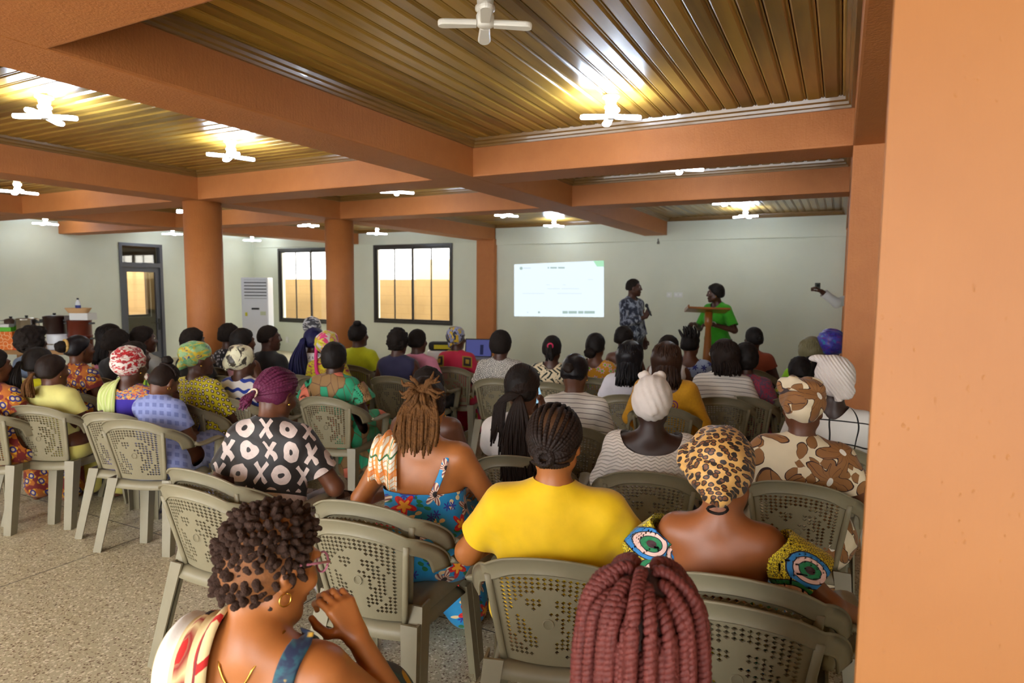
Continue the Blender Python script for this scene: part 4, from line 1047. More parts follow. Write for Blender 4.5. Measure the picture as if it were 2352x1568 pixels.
# ---- leopard headscarf, ankara off-shoulder dress
M_ANK = cloth('yellow_ankara_print', P_ankara, .7); M_LEO = cloth('leopard_print_scarf', P_leopard, .55)
p = Person(1650, 988, 1.20, yaw=4, w=1.18, lean=12, head=(14, -10, -6), skin='warm', lift=.055, ht=.03, neck=.02, pose=((.36, .02, .21), (.50, .20, .10)), poseL='wide').make('woman in a leopard print headscarf and an off-shoulder yellow ankara dress')
p.body(); p.headscarf(M_LEO, .104, .122, .112, (0, -.026, .046), -.09, .75, .006, [((-.098, -.045, .055), (.038, .034, .045)), ((-.085, -.02, .005), (.03, .03, .045)), ((.0, -.115, -.06), (.045, .03, .04))], freq=44., dirv=(.8, -.2, .5))
p.tubes('hair', HM['curl'], [([(.03*math.cos(a)+.0, -.118+.012*math.sin(a*2), -.105+.012*math.sin(a)) for a in np.linspace(0, 6.28, 14)], .004)], 6)
p.garment('dress', M_ANK, .012, 0, neckcut=None, top=.225, skirt=.018, skirtlen=.95)
for sd in (1, -1):
    f = F(); a = p.sh[sd]; e = p.arm[sd][0]; d = (e-a)/np.linalg.norm(e-a); f.c(a+d*.02+A(sd*.012, 0, 0), a+d*.12+A(sd*.012, 0, 0), .062, .088, .03)
    f.post = lambda P, d_: np.abs(d_-.004*np.sin(np.arctan2(P[:, 1], P[:, 2])*7.))-.004
    add_field('ruffle_sleeve', f, .0075, M_ANK, p.root, [lambda P, a=a, d=d: -((P-a) @ d)+.012, lambda P, a=a, d=d: ((P-a) @ d)-.135])
WOMAN_LEO = p
under(p, 'upper plastic armchair of the stack under the leopard-scarf woman', z=.055, dy=.03, dx=.07); under(p, 'lower plastic armchair of the stack under the leopard-scarf woman', dy=-.01, dx=.07)
# ---- black blouse with pale crosses and rings, purple braids
p = Person(648, 846, 1.235, yaw=20, w=1.22, lean=20, head=(24, 0, -14), skin='mid', lift=.055, ht=.016, neck=.02, pose=((.30, .10, .15), (.16, .33, .16))).make('woman in a black blouse with pale crosses and rings, burgundy braids tied back')
p.body(); p.hair('purple', .006, -.06, .06, .0, name='scalp'); st = []; q = random.Random(4); kn = A(-.02, -.125, -.035)
for i in range(24):
    th = math.radians(-92+184*(i+.5)/24); a = HC+HR*A(math.sin(th)*.98, .60*abs(math.cos(th))**.5, .12+.74*math.cos(th)); pts = []
    for t in np.linspace(0, 1, 8):
        pts.append(onscalp((a*(1-t)+kn*t)-HC, .007+.003*(i % 2)))
    e = kn+A(q.uniform(-.035, .02), -q.uniform(.02, .06), -q.uniform(.03, .085)); st.append(beads(pts+[kn+A(q.uniform(-.015, .015), -.02, -.01), e], .0098, .014, 4))
p.tubes('braids', HM['purple'], st, 6); t = np.linspace(0, 6.28, 18); p.tubes('hair_tie', plain('cream_band', (214, 196, 168)), [([kn+A(.024*math.cos(x), -.012+.006*math.sin(x), .024*math.sin(x)) for x in t], .0045)], 6); p.earrings(.0058); p.eyes()
p.garment('blouse', cloth('crosses_and_rings', P_xoxo, .6), .014, .66, .012, (.082, .08, .06, .495, -.01), bottom=.42, wr=.005); p.garment('skirt', cloth('grey_marble_skirt', P_tie([(196, 182, 178), (142, 128, 128), (50, 46, 50)]), .7), .012, 0, None, top=.05, skirt=.02, skirtlen=.9, h=.010)
WOMAN_XO = p
under(p, 'upper plastic armchair of the stack under the crosses-and-rings blouse', z=.055, dy=-.08, yaw=2, dx=-.10); under(p, 'lower plastic armchair of the stack under the crosses-and-rings blouse', dy=-.12, yaw=2, dx=-.10)
# ---- brown and cream floral dress with matching wrap
M_BRF = cloth('brown_cream_floral', P_brown_floral, .7)
p = Person(1848, 868, 1.225, yaw=2, w=1.26, lean=8, head=(8, 0, -4), skin='mid', ht=.03, pose='wide').make('woman in a brown and cream large-flowered dress with a matching head wrap')
p.body(); p.headscarf(M_BRF, .096, .112, .090, (0, -.024, .052), -.045, .25, .010, [((-.05, -.03, .12), (.04, .045, .03)), ((.04, -.05, .11), (.05, .04, .03)), ((-.09, .0, .10), (.03, .035, .035))], freq=46., dirv=(.25, 0, 1))
p.garment('dress', M_BRF, .014, .62, .014, (.072, .075, .05, .505, -.005), skirt=.02, skirtlen=.95, wr=.006)
under(p, 'plastic armchair under the brown and cream flowered dress', dy=-.0)
# ---- white zigzag knit with white turban
M_TURB = solidc((236, 224, 214), .9); M_KNIT = cloth('white_zigzag_knit', P_zigzag, .9, .6)
p = Person(1500, 862, 1.215, yaw=12, w=1.34, lean=6, head=(4, 0, -2), skin='deep', ht=.03, pose='fold').make('woman in a white zigzag knit top and a smooth white turban with a bow')
p.body(); p.headscarf(M_TURB, .096, .112, .108, (0, -.022, .036), -.075, .12, .0045, [((-.045, .03, .135), (.030, .022, .024)), ((.030, .03, .138), (.030, .022, .024)), ((.008, -.128, -.02), (.024, .014, .022))], freq=105., dirv=(1, .1, .35))
p.garment('top', M_KNIT, .014, 1.6, .012, (.165, .12, .085, .470, -.04), bottom=.42, wr=.005); p.garment('skirt', solidc((206, 196, 186)), .012, 0, None, top=.03, skirt=.018, skirtlen=.95, h=.012)
under(p, 'plastic armchair under the white zigzag knit top', dy=-.0)
# ---- white turban at the right, black window-check blouse
p = Person(1914, 816, 1.265, yaw=2, w=1.12, lean=4, head=(0, -4, 10), skin='deep', ht=.03).make('woman in a white blouse with thin black checks and a pleated white turban')
p.body(); p.headscarf(cloth('pleated_white', lambda g, u, v, q: (g.mix(.0, (236, 226, 218), (236, 226, 218)), g.abs(g.fract((q[0]*.8+q[2]*.6)*70.)-.5)), .9, .7), .100, .118, .108, (.004, -.026, .036), -.07, .2, .004, [((-.07, .0, .125), (.05, .04, .02)), ((.04, -.10, -.04), (.045, .04, .05)), ((-.0, -.11, -.09), (.02, .018, .035))], freq=60.)
p.garment('blouse', cloth('window_check', P_grid, .8), .012, 1.3, .014, (.088, .085, .06, .475, -.02), skirt=.01, skirtlen=.5); p.tubes('necklace', plain('white_beads', (236, 228, 214), .3), [([p.tf((.075*math.sin(x), -.02-.065*math.cos(x), .475)) for x in np.linspace(-1.5, 1.5, 24)], .0035)], 6, 'local')
under(p, 'plastic armchair under the black-checked white blouse by the right column')
# ---- long thin braids, white tee, phone in hand
p = Person(1200, 836, 1.235, yaw=14, w=1.08, lean=4, head=(2, 0, -6), skin='mid', ht=.014, pose=((.22, .16, .20), (-.02, .40, .40), (.0, .25, 1.), (-1., .3, 0))).make('woman with very long thin braids in a white tee holding up a phone')
p.body(); p.hair('black', .008, -.06, .055, .002, 90., name='scalp'); st = []; q = random.Random(6); kn = A(.03, -.125, -.03)
for i in range(210):
    th = math.radians(q.uniform(-100, 100)); a = HC+HR*A(math.sin(th)*.98, .62*abs(math.cos(th))**.5, .1+.76*math.cos(th)); pts = []
    for t in np.linspace(0, 1, 6):
        pts.append(onscalp((a*(1-t)+kn*t)-HC, .007+.003*q.random()))
    ln = q.uniform(.28, .47); dx = q.uniform(-.075, .065)
    if i % 6 == 0: pts += [kn+A(-.06, -.015, .0+q.uniform(-.02, .02)), kn+A(-.105+q.uniform(-.03, .03), -.01, -.05), kn+A(-.11+q.uniform(-.04, .03), -.01, -q.uniform(.12, .26))]
    else: pts += [kn+A(dx*.4, -.02, -.03), kn+A(dx*.9, -.025+q.uniform(-.012, .012), -.14), kn+A(dx*1.15+q.uniform(-.015, .015), -.02, -ln*.7), kn+A(dx*1.2+q.uniform(-.02, .02), -.01, -ln)]
    st.append((spline(pts, 3), .0048))
p.tubes('braids', HM['brown'], st, 5); p.garment('tee', solidc((232, 224, 218)), .013, .58, .014, bottom=.42); p.garment('trousers', solidc((50, 52, 66)), .01, 0, None, top=.03, skirt=.004, h=.013)
under(p, 'plastic armchair under the white tee with the long braids'); WOMAN_PHONE = p
# ---- bare shoulders, purple and yellow strap
p = Person(985, 842, 1.19, yaw=16, w=1.2, lean=12, head=(14, 0, 0), skin='mid', ht=.014).make('woman with bare shoulders and a purple and yellow strap behind the dreadlocks')
p.body(); cornrows_ = p.hair('curl', .012, -.055, .06, .006, 60.); M_PY = cloth('purple_yellow_strap', lambda g, u, v, q: g.mix(g.fract(v*11.) > .5, (58, 36, 130), (226, 186, 20)))
p.garment('dress', M_PY, .010, 0, None, top=.2, skirt=.014); p.tubes('strap', M_PY, [(spline([p.tf((sd*.085, -.122, .19)), p.tf((sd*.10, -.118, .36)), p.tf((sd*.11, -.03, .47)), p.tf((sd*.10, .1, .36)), p.tf((sd*.09, .12, .25))], 6), .009) for sd in (1, -1)], 8, 'local')
under(p, 'plastic armchair under the bare-shouldered woman with purple and yellow straps')
# ---- the others, from a table: pixel of the head top, height, turn, build, skin ...
M_BLK = solidc((26, 25, 27)); M_WHT = solidc((226, 222, 220)); CUT = (.078, .075, .06, .49, -.01)
def other(label, u, v, zt, yaw, top, mat, skn='dark', w=1., lean=6., head=(0, 0, 0), sleeve=.55, cut=CUT, pose='lap', poseL=None, ht=.016, hair=None, scarf=None, more=None, seat=True, sname=None, bust=1., face=False, dy=0., low=None):
    p = Person(u, v, zt, yaw=yaw, w=w, lean=lean, head=head, skin=skn, ht=ht, pose=pose, poseL=poseL, bust=bust).make(label)
    p.body()
    if face: p.eyes()
    p.garment(top, mat, .012, sleeve, .010, cut, bottom=None if top == 'dress' else .42, skirt=.016 if top == 'dress' else 0, skirtlen=.9)
    if top != 'dress': p.garment('trousers' if low is None else low[0], low[1] if low else M_BLK, .010, 0, None, top=-.02, skirt=.004, skirtlen=.95, h=max(.012, p.h))
    if hair: p.hair(**hair)
    if scarf: p.headscarf(**scarf)
    if more: more(p)
    if seat: under(p, 'plastic armchair under the '+sname, dy=dy)
    return p
SHORT = dict(m='curl', thick=.014, low=-.06, face=.055, bump=.005); AFRO = dict(m='curl', thick=.028, low=-.06, face=.055, bump=.008, bs=38.)
def straight(m, L, wid=.085, yy=-.075, thick=.02):
    def ex(f, L=L): pass
    return dict(m=m, thick=thick, low=-.5, face=.045, bump=.0015, bs=70., extra=None)
def long_hair(p, m, L, wid=.088, back=.05, name='hair', thick=.018, side=0., n=120):
    """smooth fall of hair with loose strands at its hem"""
    f = F(); hf, R = p.hf, p.Rh
    f.e(hf((0, -.014, .024)), A(.076+thick, .096+thick, .090+thick), .03, R)
    for sd in (-1, 0, 1): f.c(hf((sd*wid*.62, -.045-.03*(sd == 0), .0)), hf((sd*wid*.70+side, -.055-back*.6, -L)), .046, .028, .05)
    def cl(P):
        q = (P-p.hc) @ R; return np.maximum(np.minimum(q[:, 1]-.055, .5)-np.clip(q[:, 2]-.05, 0, .08)*1.2, np.where(np.abs(q[:, 0]) < .062, 1, -1)*.0+(q[:, 1]-.02-(q[:, 2] > .0)*.04))
    add_field(name, f, min(p.h, .011), HM[m], p.root, cl)
    st = hanging(-L*.62, -L-.015, 260, thick+.003, None, (-118, 118), .0042, (6, 84), .012+back*.2, int(L*100), .012, m=3)
    p.tubes('loose_strands', HM[m], [(a+A(side, 0, 0)*np.linspace(0, 1, len(a))[:, None], r) for a, r in st], 4)
def bun(c, r, m='curl', name='bun'):
    def fn(p):
        f = F(); f.e(p.hf(c), A(*r), .02, p.Rh); f.post = lambda P, d: d-.005*vnoise(P, 60., 3); add_field(name, f, min(p.h, .010), HM[m], p.root)
    return fn
def pony(st, n=40, r=.006, m='brown', L=.16, seed=1, spread=.035, out=-.05, name='ponytail'):
    def fn(p):
        q = random.Random(seed); s = []
        for i in range(n):
            dx, dy = q.uniform(-spread, spread), q.uniform(-spread, spread)*.6; s.append((spline([A(*st)*.8, A(*st)+A(dx*.3, out*.5, dy*.3), A(st[0]+dx*.8, st[1]+out+dy, st[2]-L*.45), A(st[0]+dx*1.3, st[1]+out*.9+dy, st[2]-L*q.uniform(.75, 1.1))], 4), r))
        p.tubes(name, HM[m], s, 5)
    return fn
def multi(*fs):
    def fn(p):
        for f in fs: f(p)
    return fn
WR = ((.22, .12, .13), (.09, .33, .13))
# left block
p = other('woman bent forward in a lavender checked dress, face in her hand', 393, 838, 1.09, 20, 'dress', cloth('lavender_check', P_lavender, .75), 'mid', 1.05, 26, (34, 0, -16), .62, (.085, .08, .06, .485, -.01), ((.24, .16, .13), (.10, .40, .11), (-.3, 1, .1)), ((.17, .24, .26), (.02, .36, .42), (.1, -.25, 1.), (0, -1, 0)), .012, None, None, None, True, 'lavender checked dress', face=True)
st = cornrows(p, 15, (0, -.085, .10), None, .0085, 92, 'brown', .05); p.tubes('cornrows', HM['brown'], st, 6); bun((0, -.06, .135), (.035, .035, .028))(p); p.earrings(hoop=.010); WOMAN_LAV = p
p = other('woman in an indigo dress with printed yoke and a red patterned headscarf', 300, 795, 1.205, 20, 'dress', solidc((52, 30, 150)), 'dark', 1.1, 12, (6, 0, -10), .3, (.09, .09, .07, .47, -.02), ht=.03, scarf=dict(mat=cloth('red_patterned_scarf', P_tie([(190, 26, 34), (226, 214, 204), (150, 16, 28)], 26, (1, 1, 1.6)), .5), rx=.098, ry=.118, rz=.098, c=(0, -.028, .046), low=-.06, tilt=.5, freq=70.), sname='indigo dress with the red headscarf')
p.garment('yoke', cloth('printed_yoke', P_tie([(46, 40, 140), (214, 160, 60), (196, 90, 50), (70, 140, 170)], 40)), .017, .32, .012, (.09, .09, .07, .47, -.02), bottom=p.tf((0, 0, .415))[2]); p.earrings(.005)
WOMAN_IND = p
drape('fringed_scarf', cloth('pale_green_scarf', lambda g, u, v, q: g.mix((g.fract(q[0]*60.) < .2), (188, 200, 120), (214, 214, 160))), p, -1, .03, .20, 2.0, 1.2, .022, 'pale green fringed scarf over the shoulder of the indigo dress', 'scarf', folds=.008)
other('woman in a pale lemon tee with twisted hair tied in a low tail', 118, 812, 1.135, 22, 'tee', solidc((226, 218, 130)), 'mid', 1.12, 8, (4, 0, -16), .62, CUT, hair=dict(m='brown', thick=.010, low=-.06, face=.055, bump=.002, bs=80.), more=multi(pony((-.02, -.115, -.03), 46, .006, 'locs', .15, 3), lambda p: p.earrings(.005)), sname='pale lemon tee', face=True, low=('trousers', solidc((222, 210, 110))))
other('woman in a bright yellow ribbed top with a black braided ponytail', 88, 796, 1.17, 22, 'top', cloth('yellow_rib', lambda g, u, v, q: (g.mix(.0, (214, 206, 20), (214, 206, 20)), g.abs(g.fract(v*90.)-.5)), .9, .4), 'dark', 1.1, 10, (6, 0, -8), .0, (.07, .07, .055, .495, -.01), hair=dict(m='black', thick=.012, low=-.06, face=.055, bump=.003), more=pony((-.02, -.115, .0), 60, .005, 'black', .24, 4, .045, -.06), sname='yellow ribbed top')
other('woman at the left picture edge in a brown ankara print', -22, 800, 1.18, 22, 'dress', cloth('ankara_brown_edge', P_ankara_warm), 'mid', 1., 8, (0, 0, -20), .5, hair=SHORT, sname='brown ankara print at the left edge', face=True)
other('woman with big curly hair by the pots on the serving table', 72, 752, 1.22, 12, 'dress', solidc((72, 84, 104)), 'dark', 1., 8, (0, 0, -5), .5, hair=dict(m='curl', thick=.036, low=-.13, face=.045, bump=.012, bs=36., back=.02), sname='big curly hair by the serving table')
other('woman in a red and gold ankara dress with a large black bun', 178, 768, 1.20, 6, 'dress', cloth('ankara_red_gold', P_ankara_warm), 'mid', .98, 8, (2, 0, -14), .5, hair=dict(m='sleek', thick=.010, low=-.055, face=.055, bump=.001), more=multi(bun((0, -.135, .025), (.052, .05, .046), 'curl'), lambda p: p.tubes('hair_band', plain('yellow_band', (206, 168, 96)), [([p.hf(A(.05*math.cos(x), -.108, .03+.05*math.sin(x))) for x in np.linspace(0, 6.28, 18)], .011)], 8, 'local')), sname='red and gold ankara dress', face=True)
other('woman in a pink tee with long black braids near the left wall', 250, 745, 1.22, 5, 'tee', solidc((226, 130, 160)), 'dark', .95, 5, (0, 0, -12), .55, hair=dict(m='black', thick=.014, low=-.06, face=.05, bump=.003), more=lambda p: long_hair(p, 'black', .24, .06, .05), sname='pink tee with long braids')
other('woman in a plain black tee with a rounded afro before the grey chair', 268, 758, 1.205, 5, 'tee', M_BLK, 'dark', 1.15, 6, (4, 0, -10), .55, hair=AFRO, sname='plain black tee with the rounded afro')
other('person in a pale grey tee in profile before the glazed door', 327, 748, 1.23, 2, 'tee', solidc((168, 170, 168)), 'dark', 1., 6, (2, 0, -26), .55, hair=SHORT, sname='pale grey tee before the glazed door', bust=0, face=True)
other('woman in a green and white print with black hair behind the red headscarf', 306, 783, 1.18, 4, 'dress', cloth('green_white_print', P_chevrongreen), 'dark', 1., 4, (0, 0, -10), .5, hair=SHORT, sname='green and white print')
p = other('woman in a yellow dotted dress and a green-yellow headscarf, looking right', 452, 782, 1.215, 4, 'dress', cloth('yellow_dotted_cotton', P_yellowdots, .7), 'dark', 1.12, 8, (2, 0, -30), .75, (.085, .085, .06, .48, -.015), WR, None, .028, None, dict(mat=cloth('green_yellow_scarf', P_tie([(206, 178, 40), (108, 166, 110), (150, 190, 130), (60, 70, 130)], 12, (2.2, .5, 2.2)), .4), rx=.092, ry=.116, rz=.088, c=(0, -.03, .050), low=-.03, tilt=.35, freq=50., knot=[((0, -.12, -.05), (.03, .03, .05))], dirv=(.1, .7, 1)), None, True, 'yellow dotted dress', face=True); p.earrings(.006)
other('mostly hidden person whose head shows left of the nearer round column', 440, 752, 1.23, 0, 'tee', M_BLK, 'dark', 1., 5, (0, 0, 0), .5, hair=SHORT, sname='person hidden behind the nearer round column')
p = other('woman in a white top with blue wavy trim and a cream headscarf', 556, 790, 1.175, 6, 'top', cloth('white_blue_waves', P_waves), 'dark', 1.05, 8, (4, 0, -8), .62, (.085, .085, .065, .475, -.02), ht=.026, scarf=dict(mat=cloth('cream_scarf', P_tie([(226, 222, 188), (216, 210, 176), (62, 54, 44)], 13, (1, 1, 1)), .4), rx=.092, ry=.112, rz=.098, c=(0, -.028, .042), low=-.085, tilt=.3, freq=36., fold=.009, knot=[((-.06, -.11, -.03), (.03, .025, .05))]), sname='white top with blue waves', low=('skirt', M_WHT))
other('woman with bare brown shoulders and black hair beside the nearer round column', 556, 754, 1.22, 0, 'dress', solidc((206, 150, 160)), 'mid', 1.05, 8, (2, 0, -14), 0, (.20, .2, .12, .47, 0), hair=dict(m='black', thick=.018, low=-.07, face=.05, bump=.004), sname='bare-shouldered woman beside the nearer round column')
other('person with black hair in a dark top partly behind the nearer round column', 524, 742, 1.23, 0, 'top', cloth('dark_print', lambda g, u, v, q: g.mix(g.voro(g.vec(u, v), 24)[0] < .25, (26, 26, 32), (190, 190, 196))), 'dark', 1., 6, (0, 0, -6), .5, hair=SHORT, sname='dark top partly behind the nearer round column')
other('man in a black tee with cropped hair in profile near the air conditioner', 616, 745, 1.24, -4, 'tee', M_BLK, 'dark', 1.12, 6, (2, 0, -30), .6, hair=dict(m='curl', thick=.007, low=-.05, face=.05, bump=.002), sname='black tee of the cropped-haired man', bust=0, face=True)
# centre
p = other('woman in a green and tan printed dress with a ruffled shoulder, short dark hair', 768, 786, 1.19, 14, 'dress', cloth('green_tan_print', P_greenprint, .7), 'dark', 1.15, 8, (4, 0, -4), .5, (.07, .07, .055, .495, -.01), ht=.014, hair=dict(m='black', thick=.018, low=-.09, face=.05, bump=.003), sname='green and tan printed dress')
for sd in (1, -1):
    f = F(); a = p.sh[sd]; e = p.arm[sd][0]; d = (e-a)/np.linalg.norm(e-a); f.c(a+d*.0+A(sd*.015, 0, .02), a+d*.12+A(sd*.03, 0, 0), .055, .095, .03); f.post = lambda P, d_: np.abs(d_-.006*np.sin(np.arctan2(P[:, 1], P[:, 2])*6.))-.006
    add_field('ruffle_sleeve', f, .012, p.root.children[1].data.materials[0], p.root, [lambda P, a=a, d=d: -((P-a) @ d)+.005, lambda P, a=a, d=d: ((P-a) @ d)-.14])
p.tubes('collar', plain('pink_piping', (206, 150, 140)), [([p.tf((.066*math.cos(x), -.015+.066*math.sin(x), .492)) for x in np.linspace(0, 6.28, 24)], .008)], 6, 'local'); p.earrings(.005)
def shawl(mat):
    def fn(p):
        f = F(); p.torso(f, .02); f.c(p.hf((.05, -.09, -.02)), p.tf((.12, -.10, .30)), .05, .07, .06).c(p.hf((-.05, -.09, -.02)), p.tf((-.10, -.11, .26)), .05, .07, .06); f.post = lambda P, d: d-.006*vnoise(P, 14., 3)
        add_field('shawl', f, p.h, mat, p.root, [lambda P: -(P[:, 2]-p.tf((0, 0, .2))[2])])
    return fn
M_PINKY = cloth('pink_yellow_scarf', P_tie([(206, 190, 20), (214, 60, 120), (206, 200, 190), (226, 210, 90)], 11, (1, 1, 1)), .4)
p = other('woman in a pink, white and yellow headscarf over a yellow dress', 752, 759, 1.21, 8, 'dress', cloth('yellow_pink_print', P_tie([(206, 196, 20), (190, 170, 16), (150, 40, 80)], 18)), 'dark', 1.1, 8, (2, 0, 8), .6, ht=.028, scarf=dict(mat=M_PINKY, rx=.104, ry=.120, rz=.108, c=(0, -.026, .034), low=-.12, tilt=.3, freq=30., fold=.007), sname='pink, white and yellow headscarf')
p.tubes('scarf_tail', plain('pink_trim', (214, 40, 120), .5), [(spline([p.hf((.0, .04, .13)), p.hf((-.085, -.03, .07)), p.hf((-.085, -.07, -.05)), p.tf((-.05, -.13, .40)), p.tf((.04, -.15, .33))], 6), .016)], 8, 'local')
p = other('woman in a white floral top with very long navy braids', 722, 752, 1.22, 10, 'top', cloth('white_floral_blouse', P_whitefloral), 'dark', 1.1, 14, (4, 0, -4), .7, hair=dict(m='navy', thick=.016, low=-.07, face=.05, bump=.003), more=pony((-.03, -.10, .0), 110, .006, 'navy', .36, 7, .075, -.09, 'braids'), sname='white floral top with navy braids')
other('woman in a pale blue top and a silver-white head wrap by the window', 718, 727, 1.24, 0, 'top', solidc((176, 186, 208)), 'dark', 1.1, 6, (0, 0, 6), .6, ht=.03, scarf=dict(mat=cloth('silver_wrap', P_tie([(196, 200, 206), (70, 72, 80), (226, 226, 226)], 10), .35), rx=.10, ry=.118, rz=.10, c=(0, -.026, .044), low=-.06, tilt=.3, freq=40.), sname='silver-white head wrap')
other('woman in a lime yellow tee with hair swept into a top knot', 822, 742, 1.225, 8, 'tee', solidc((196, 200, 16)), 'dark', 1.05, 5, (0, 0, -14), .6, hair=dict(m='black', thick=.016, low=-.06, face=.05, bump=.004), more=bun((.03, -.05, .125), (.042, .042, .03), 'black'), sname='lime yellow tee')
other('woman in a navy sleeveless top with short twisted hair', 914, 754, 1.225, 12, 'top', solidc((40, 38, 72)), 'dark', 1.18, 7, (4, 0, -6), .0, (.082, .08, .06, .49, -.01), hair=dict(m='curl', thick=.018, low=-.09, face=.05, bump=.010, bs=40.), sname='navy sleeveless top')
other('woman in a pink tee with cropped hair below the right window', 958, 754, 1.21, 8, 'tee', solidc((222, 140, 166)), 'dark', 1.0, 6, (0, 0, -6), .55, hair=dict(m='curl', thick=.009, low=-.06, face=.05, bump=.002), sname='pink tee with cropped hair')
p = other('woman in a fuchsia and gold square print with a navy patterned headscarf', 1048, 748, 1.21, 10, 'dress', cloth('fuchsia_gold_print', P_fuchsia, .7), 'dark', 1.08, 6, (0, 0, -12), .75, ht=.028, scarf=dict(mat=cloth('navy_yellow_scarf', P_tie([(26, 28, 46), (150, 156, 190), (206, 170, 40), (30, 32, 60)], 14, (1.5, .6, 1)), .4), rx=.092, ry=.114, rz=.096, c=(0, -.03, .044), low=-.07, tilt=.35, freq=46., knot=[((-.01, -.11, -.06), (.03, .03, .03))]), sname='fuchsia and gold print'); p.earrings(.005)
p = other('woman in a black and white speckled blouse with a rounded short afro', 1150, 760, 1.215, 14, 'blouse', cloth('speckled_cotton', P_dots), 'dark', 1.3, 6, (2, 0, -4), .7, (.08, .08, .06, .488, -.015), hair=dict(m='curl', thick=.026, low=-.09, face=.05, bump=.003, bs=80.), sname='black and white speckled blouse', low=('skirt', M_BLK)); p.earrings(.007, both=True)
p = other('woman in a palm leaf print with a tail tied by a pink band', 1268, 769, 1.20, 10, 'dress', cloth('palm_leaf_cotton', P_palm), 'dark', 1.1, 6, (0, 0, 0), .6, (.09, .09, .06, .478, -.02), hair=dict(m='black', thick=.010, low=-.06, face=.055, bump=.002), sname='palm leaf print', more=multi(pony((.01, -.112, .03), 50, .006, 'black', .12, 9, .03, -.03), lambda p: p.tubes('hair_tie', plain('pink_band', (190, 30, 80)), [([p.hf(A(.01+.024*math.cos(x), -.118, .035+.022*math.sin(x))) for x in np.linspace(0, 6.28, 16)], .007)], 6, 'local')))
p = other('woman in a white tee with thin grey stripes, hair in a small low knot', 1325, 810, 1.215, 14, 'tee', cloth('thin_striped_jersey', P_stripes), 'mid', 1.1, 10, (16, 0, -14), .62, CUT, WR, hair=dict(m='sleek', thick=.008, low=-.055, face=.055, bump=.001), more=multi(bun((-.005, -.12, .01), (.036, .025, .03), 'brown'), lambda p: p.earrings(.004)), sname='grey-striped white tee with the low knot'); WOMAN_STR = p
other('woman in an orange floral print with a brown bun at her nape', 1368, 764, 1.20, 8, 'dress', cloth('orange_floral_cotton', P_orangefloral), 'mid', 1.05, 6, (0, 0, -12), .4, (.10, .10, .07, .468, -.02), hair=dict(m='black', thick=.014, low=-.06, face=.05, bump=.002), more=bun((-.01, -.115, -.06), (.055, .045, .05), 'curl'), sname='orange floral print')
other('bare-shouldered woman in a yellow dotted strap dress in front of the standing man', 1434, 749, 1.215, 0, 'dress', cloth('yellow_dotted_strap', P_yellowdots), 'mid', 1., 6, (2, 0, -16), 0, (.22, .2, .16, .48, 0), hair=dict(m='black', thick=.020, low=-.06, face=.05, bump=.004), sname='yellow dotted strap dress')
other('woman in a white tee with straight black hair to her shoulders', 1448, 784, 1.20, 8, 'tee', solidc((222, 218, 226)), 'mid', 1.12, 6, (2, 0, -2), .6, hair=dict(m='sleek', thick=.016, low=-.03, face=.05, bump=.001), more=lambda p: long_hair(p, 'sleek', .20, .085, .03), sname='white tee with straight black hair')
p = other('woman in a mustard dress with a purple ring motif and long brown hair', 1532, 786, 1.235, 6, 'dress', cloth('mustard_cotton', lambda g, u, v, q: g.mix(g.noise(g.vec(u, v), 60, 2), (196, 136, 8), (226, 166, 20))), 'mid', 1.3, 6, (0, 0, 8), 1.2, (.13, .11, .08, .462, -.04), hair=dict(m='sleekbrown', thick=.020, low=-.03, face=.05, bump=.001), more=lambda p: long_hair(p, 'sleekbrown', .17, .095, .02), sname='mustard dress with brown hair')
c = p.tf((.075, -.128, .33)); mb = MB()
for r0, r1, dz, m_ in ((.030, .022, 0, 0), (.013, .007, 0, 0)):
    pass
f = F(); p.torso(f, .0165); n_ = p.T @ A(.25, -1, .15); n_ /= np.linalg.norm(n_)
for nm, a_, b_, mt in (('ring_motif', .0255, .0345, plain('purple_thread', (126, 40, 110), .8)), ('ring_motif', .010, .0165, plain('purple_thread', (126, 40, 110), .8))):
    V_ = []; Fq = []; U = np.cross(n_, A(0, 0, 1)); U /= np.linalg.norm(U); W = np.cross(U, n_)
    for i in range(28):
        x = i/28*6.283
        for r_ in (a_, b_): V_.append(c+(U*math.cos(x)+W*math.sin(x))*r_+n_*.06)
    P = np.array(V_)
    for _ in range(30): P = P-n_*np.clip(f(P), -.02, .02)[:, None]*.8
    Fq = [(2*i, 2*i+1, 2*((i+1) % 28)+1, 2*((i+1) % 28)) for i in range(28)]
    raw(nm, P, Fq, mt, p.root, True)
other('woman in a white sleeveless top just behind the long brown hair', 1536, 769, 1.205, 0, 'top', M_WHT, 'mid', 1.05, 6, (0, 0, -6), 0, (.085, .085, .06, .485, -.01), hair=SHORT, sname='white sleeveless top')
other('woman in a pale blue floral top with spiky upswept hair by the lectern', 1586, 760, 1.215, 0, 'top', cloth('pale_blue_floral', P_blueprint), 'mid', 1.05, 6, (0, 0, -10), .3, (.11, .11, .07, .465, -.02), hair=dict(m='black', thick=.010, low=-.06, face=.05, bump=.003), more=lambda p: p.tubes('spikes', HM['black'], [(spline([scalp(a, e, .0), scalp(a, e+8, .03)+A(-.008, 0, .01), scalp(a, e+16, .055)+A(-.02, 0, .012)], 4), np.linspace(.014, .003, 9)) for a in range(-120, 121, 30) for e in (28, 52, 72)], 6), sname='pale blue floral top')
p = other('woman in a striped white tee with dark-rimmed glasses and black braids', 1665, 780, 1.225, 8, 'tee', cloth('wide_striped_jersey', P_stripes), 'mid', 1.25, 6, (2, 0, 34), .68, CUT, hair=dict(m='brown', thick=.022, low=-.03, face=.04, bump=.004, bs=80.), more=lambda p: long_hair(p, 'brown', .12, .095, .02), sname='striped white tee with glasses', face=True)
st = []
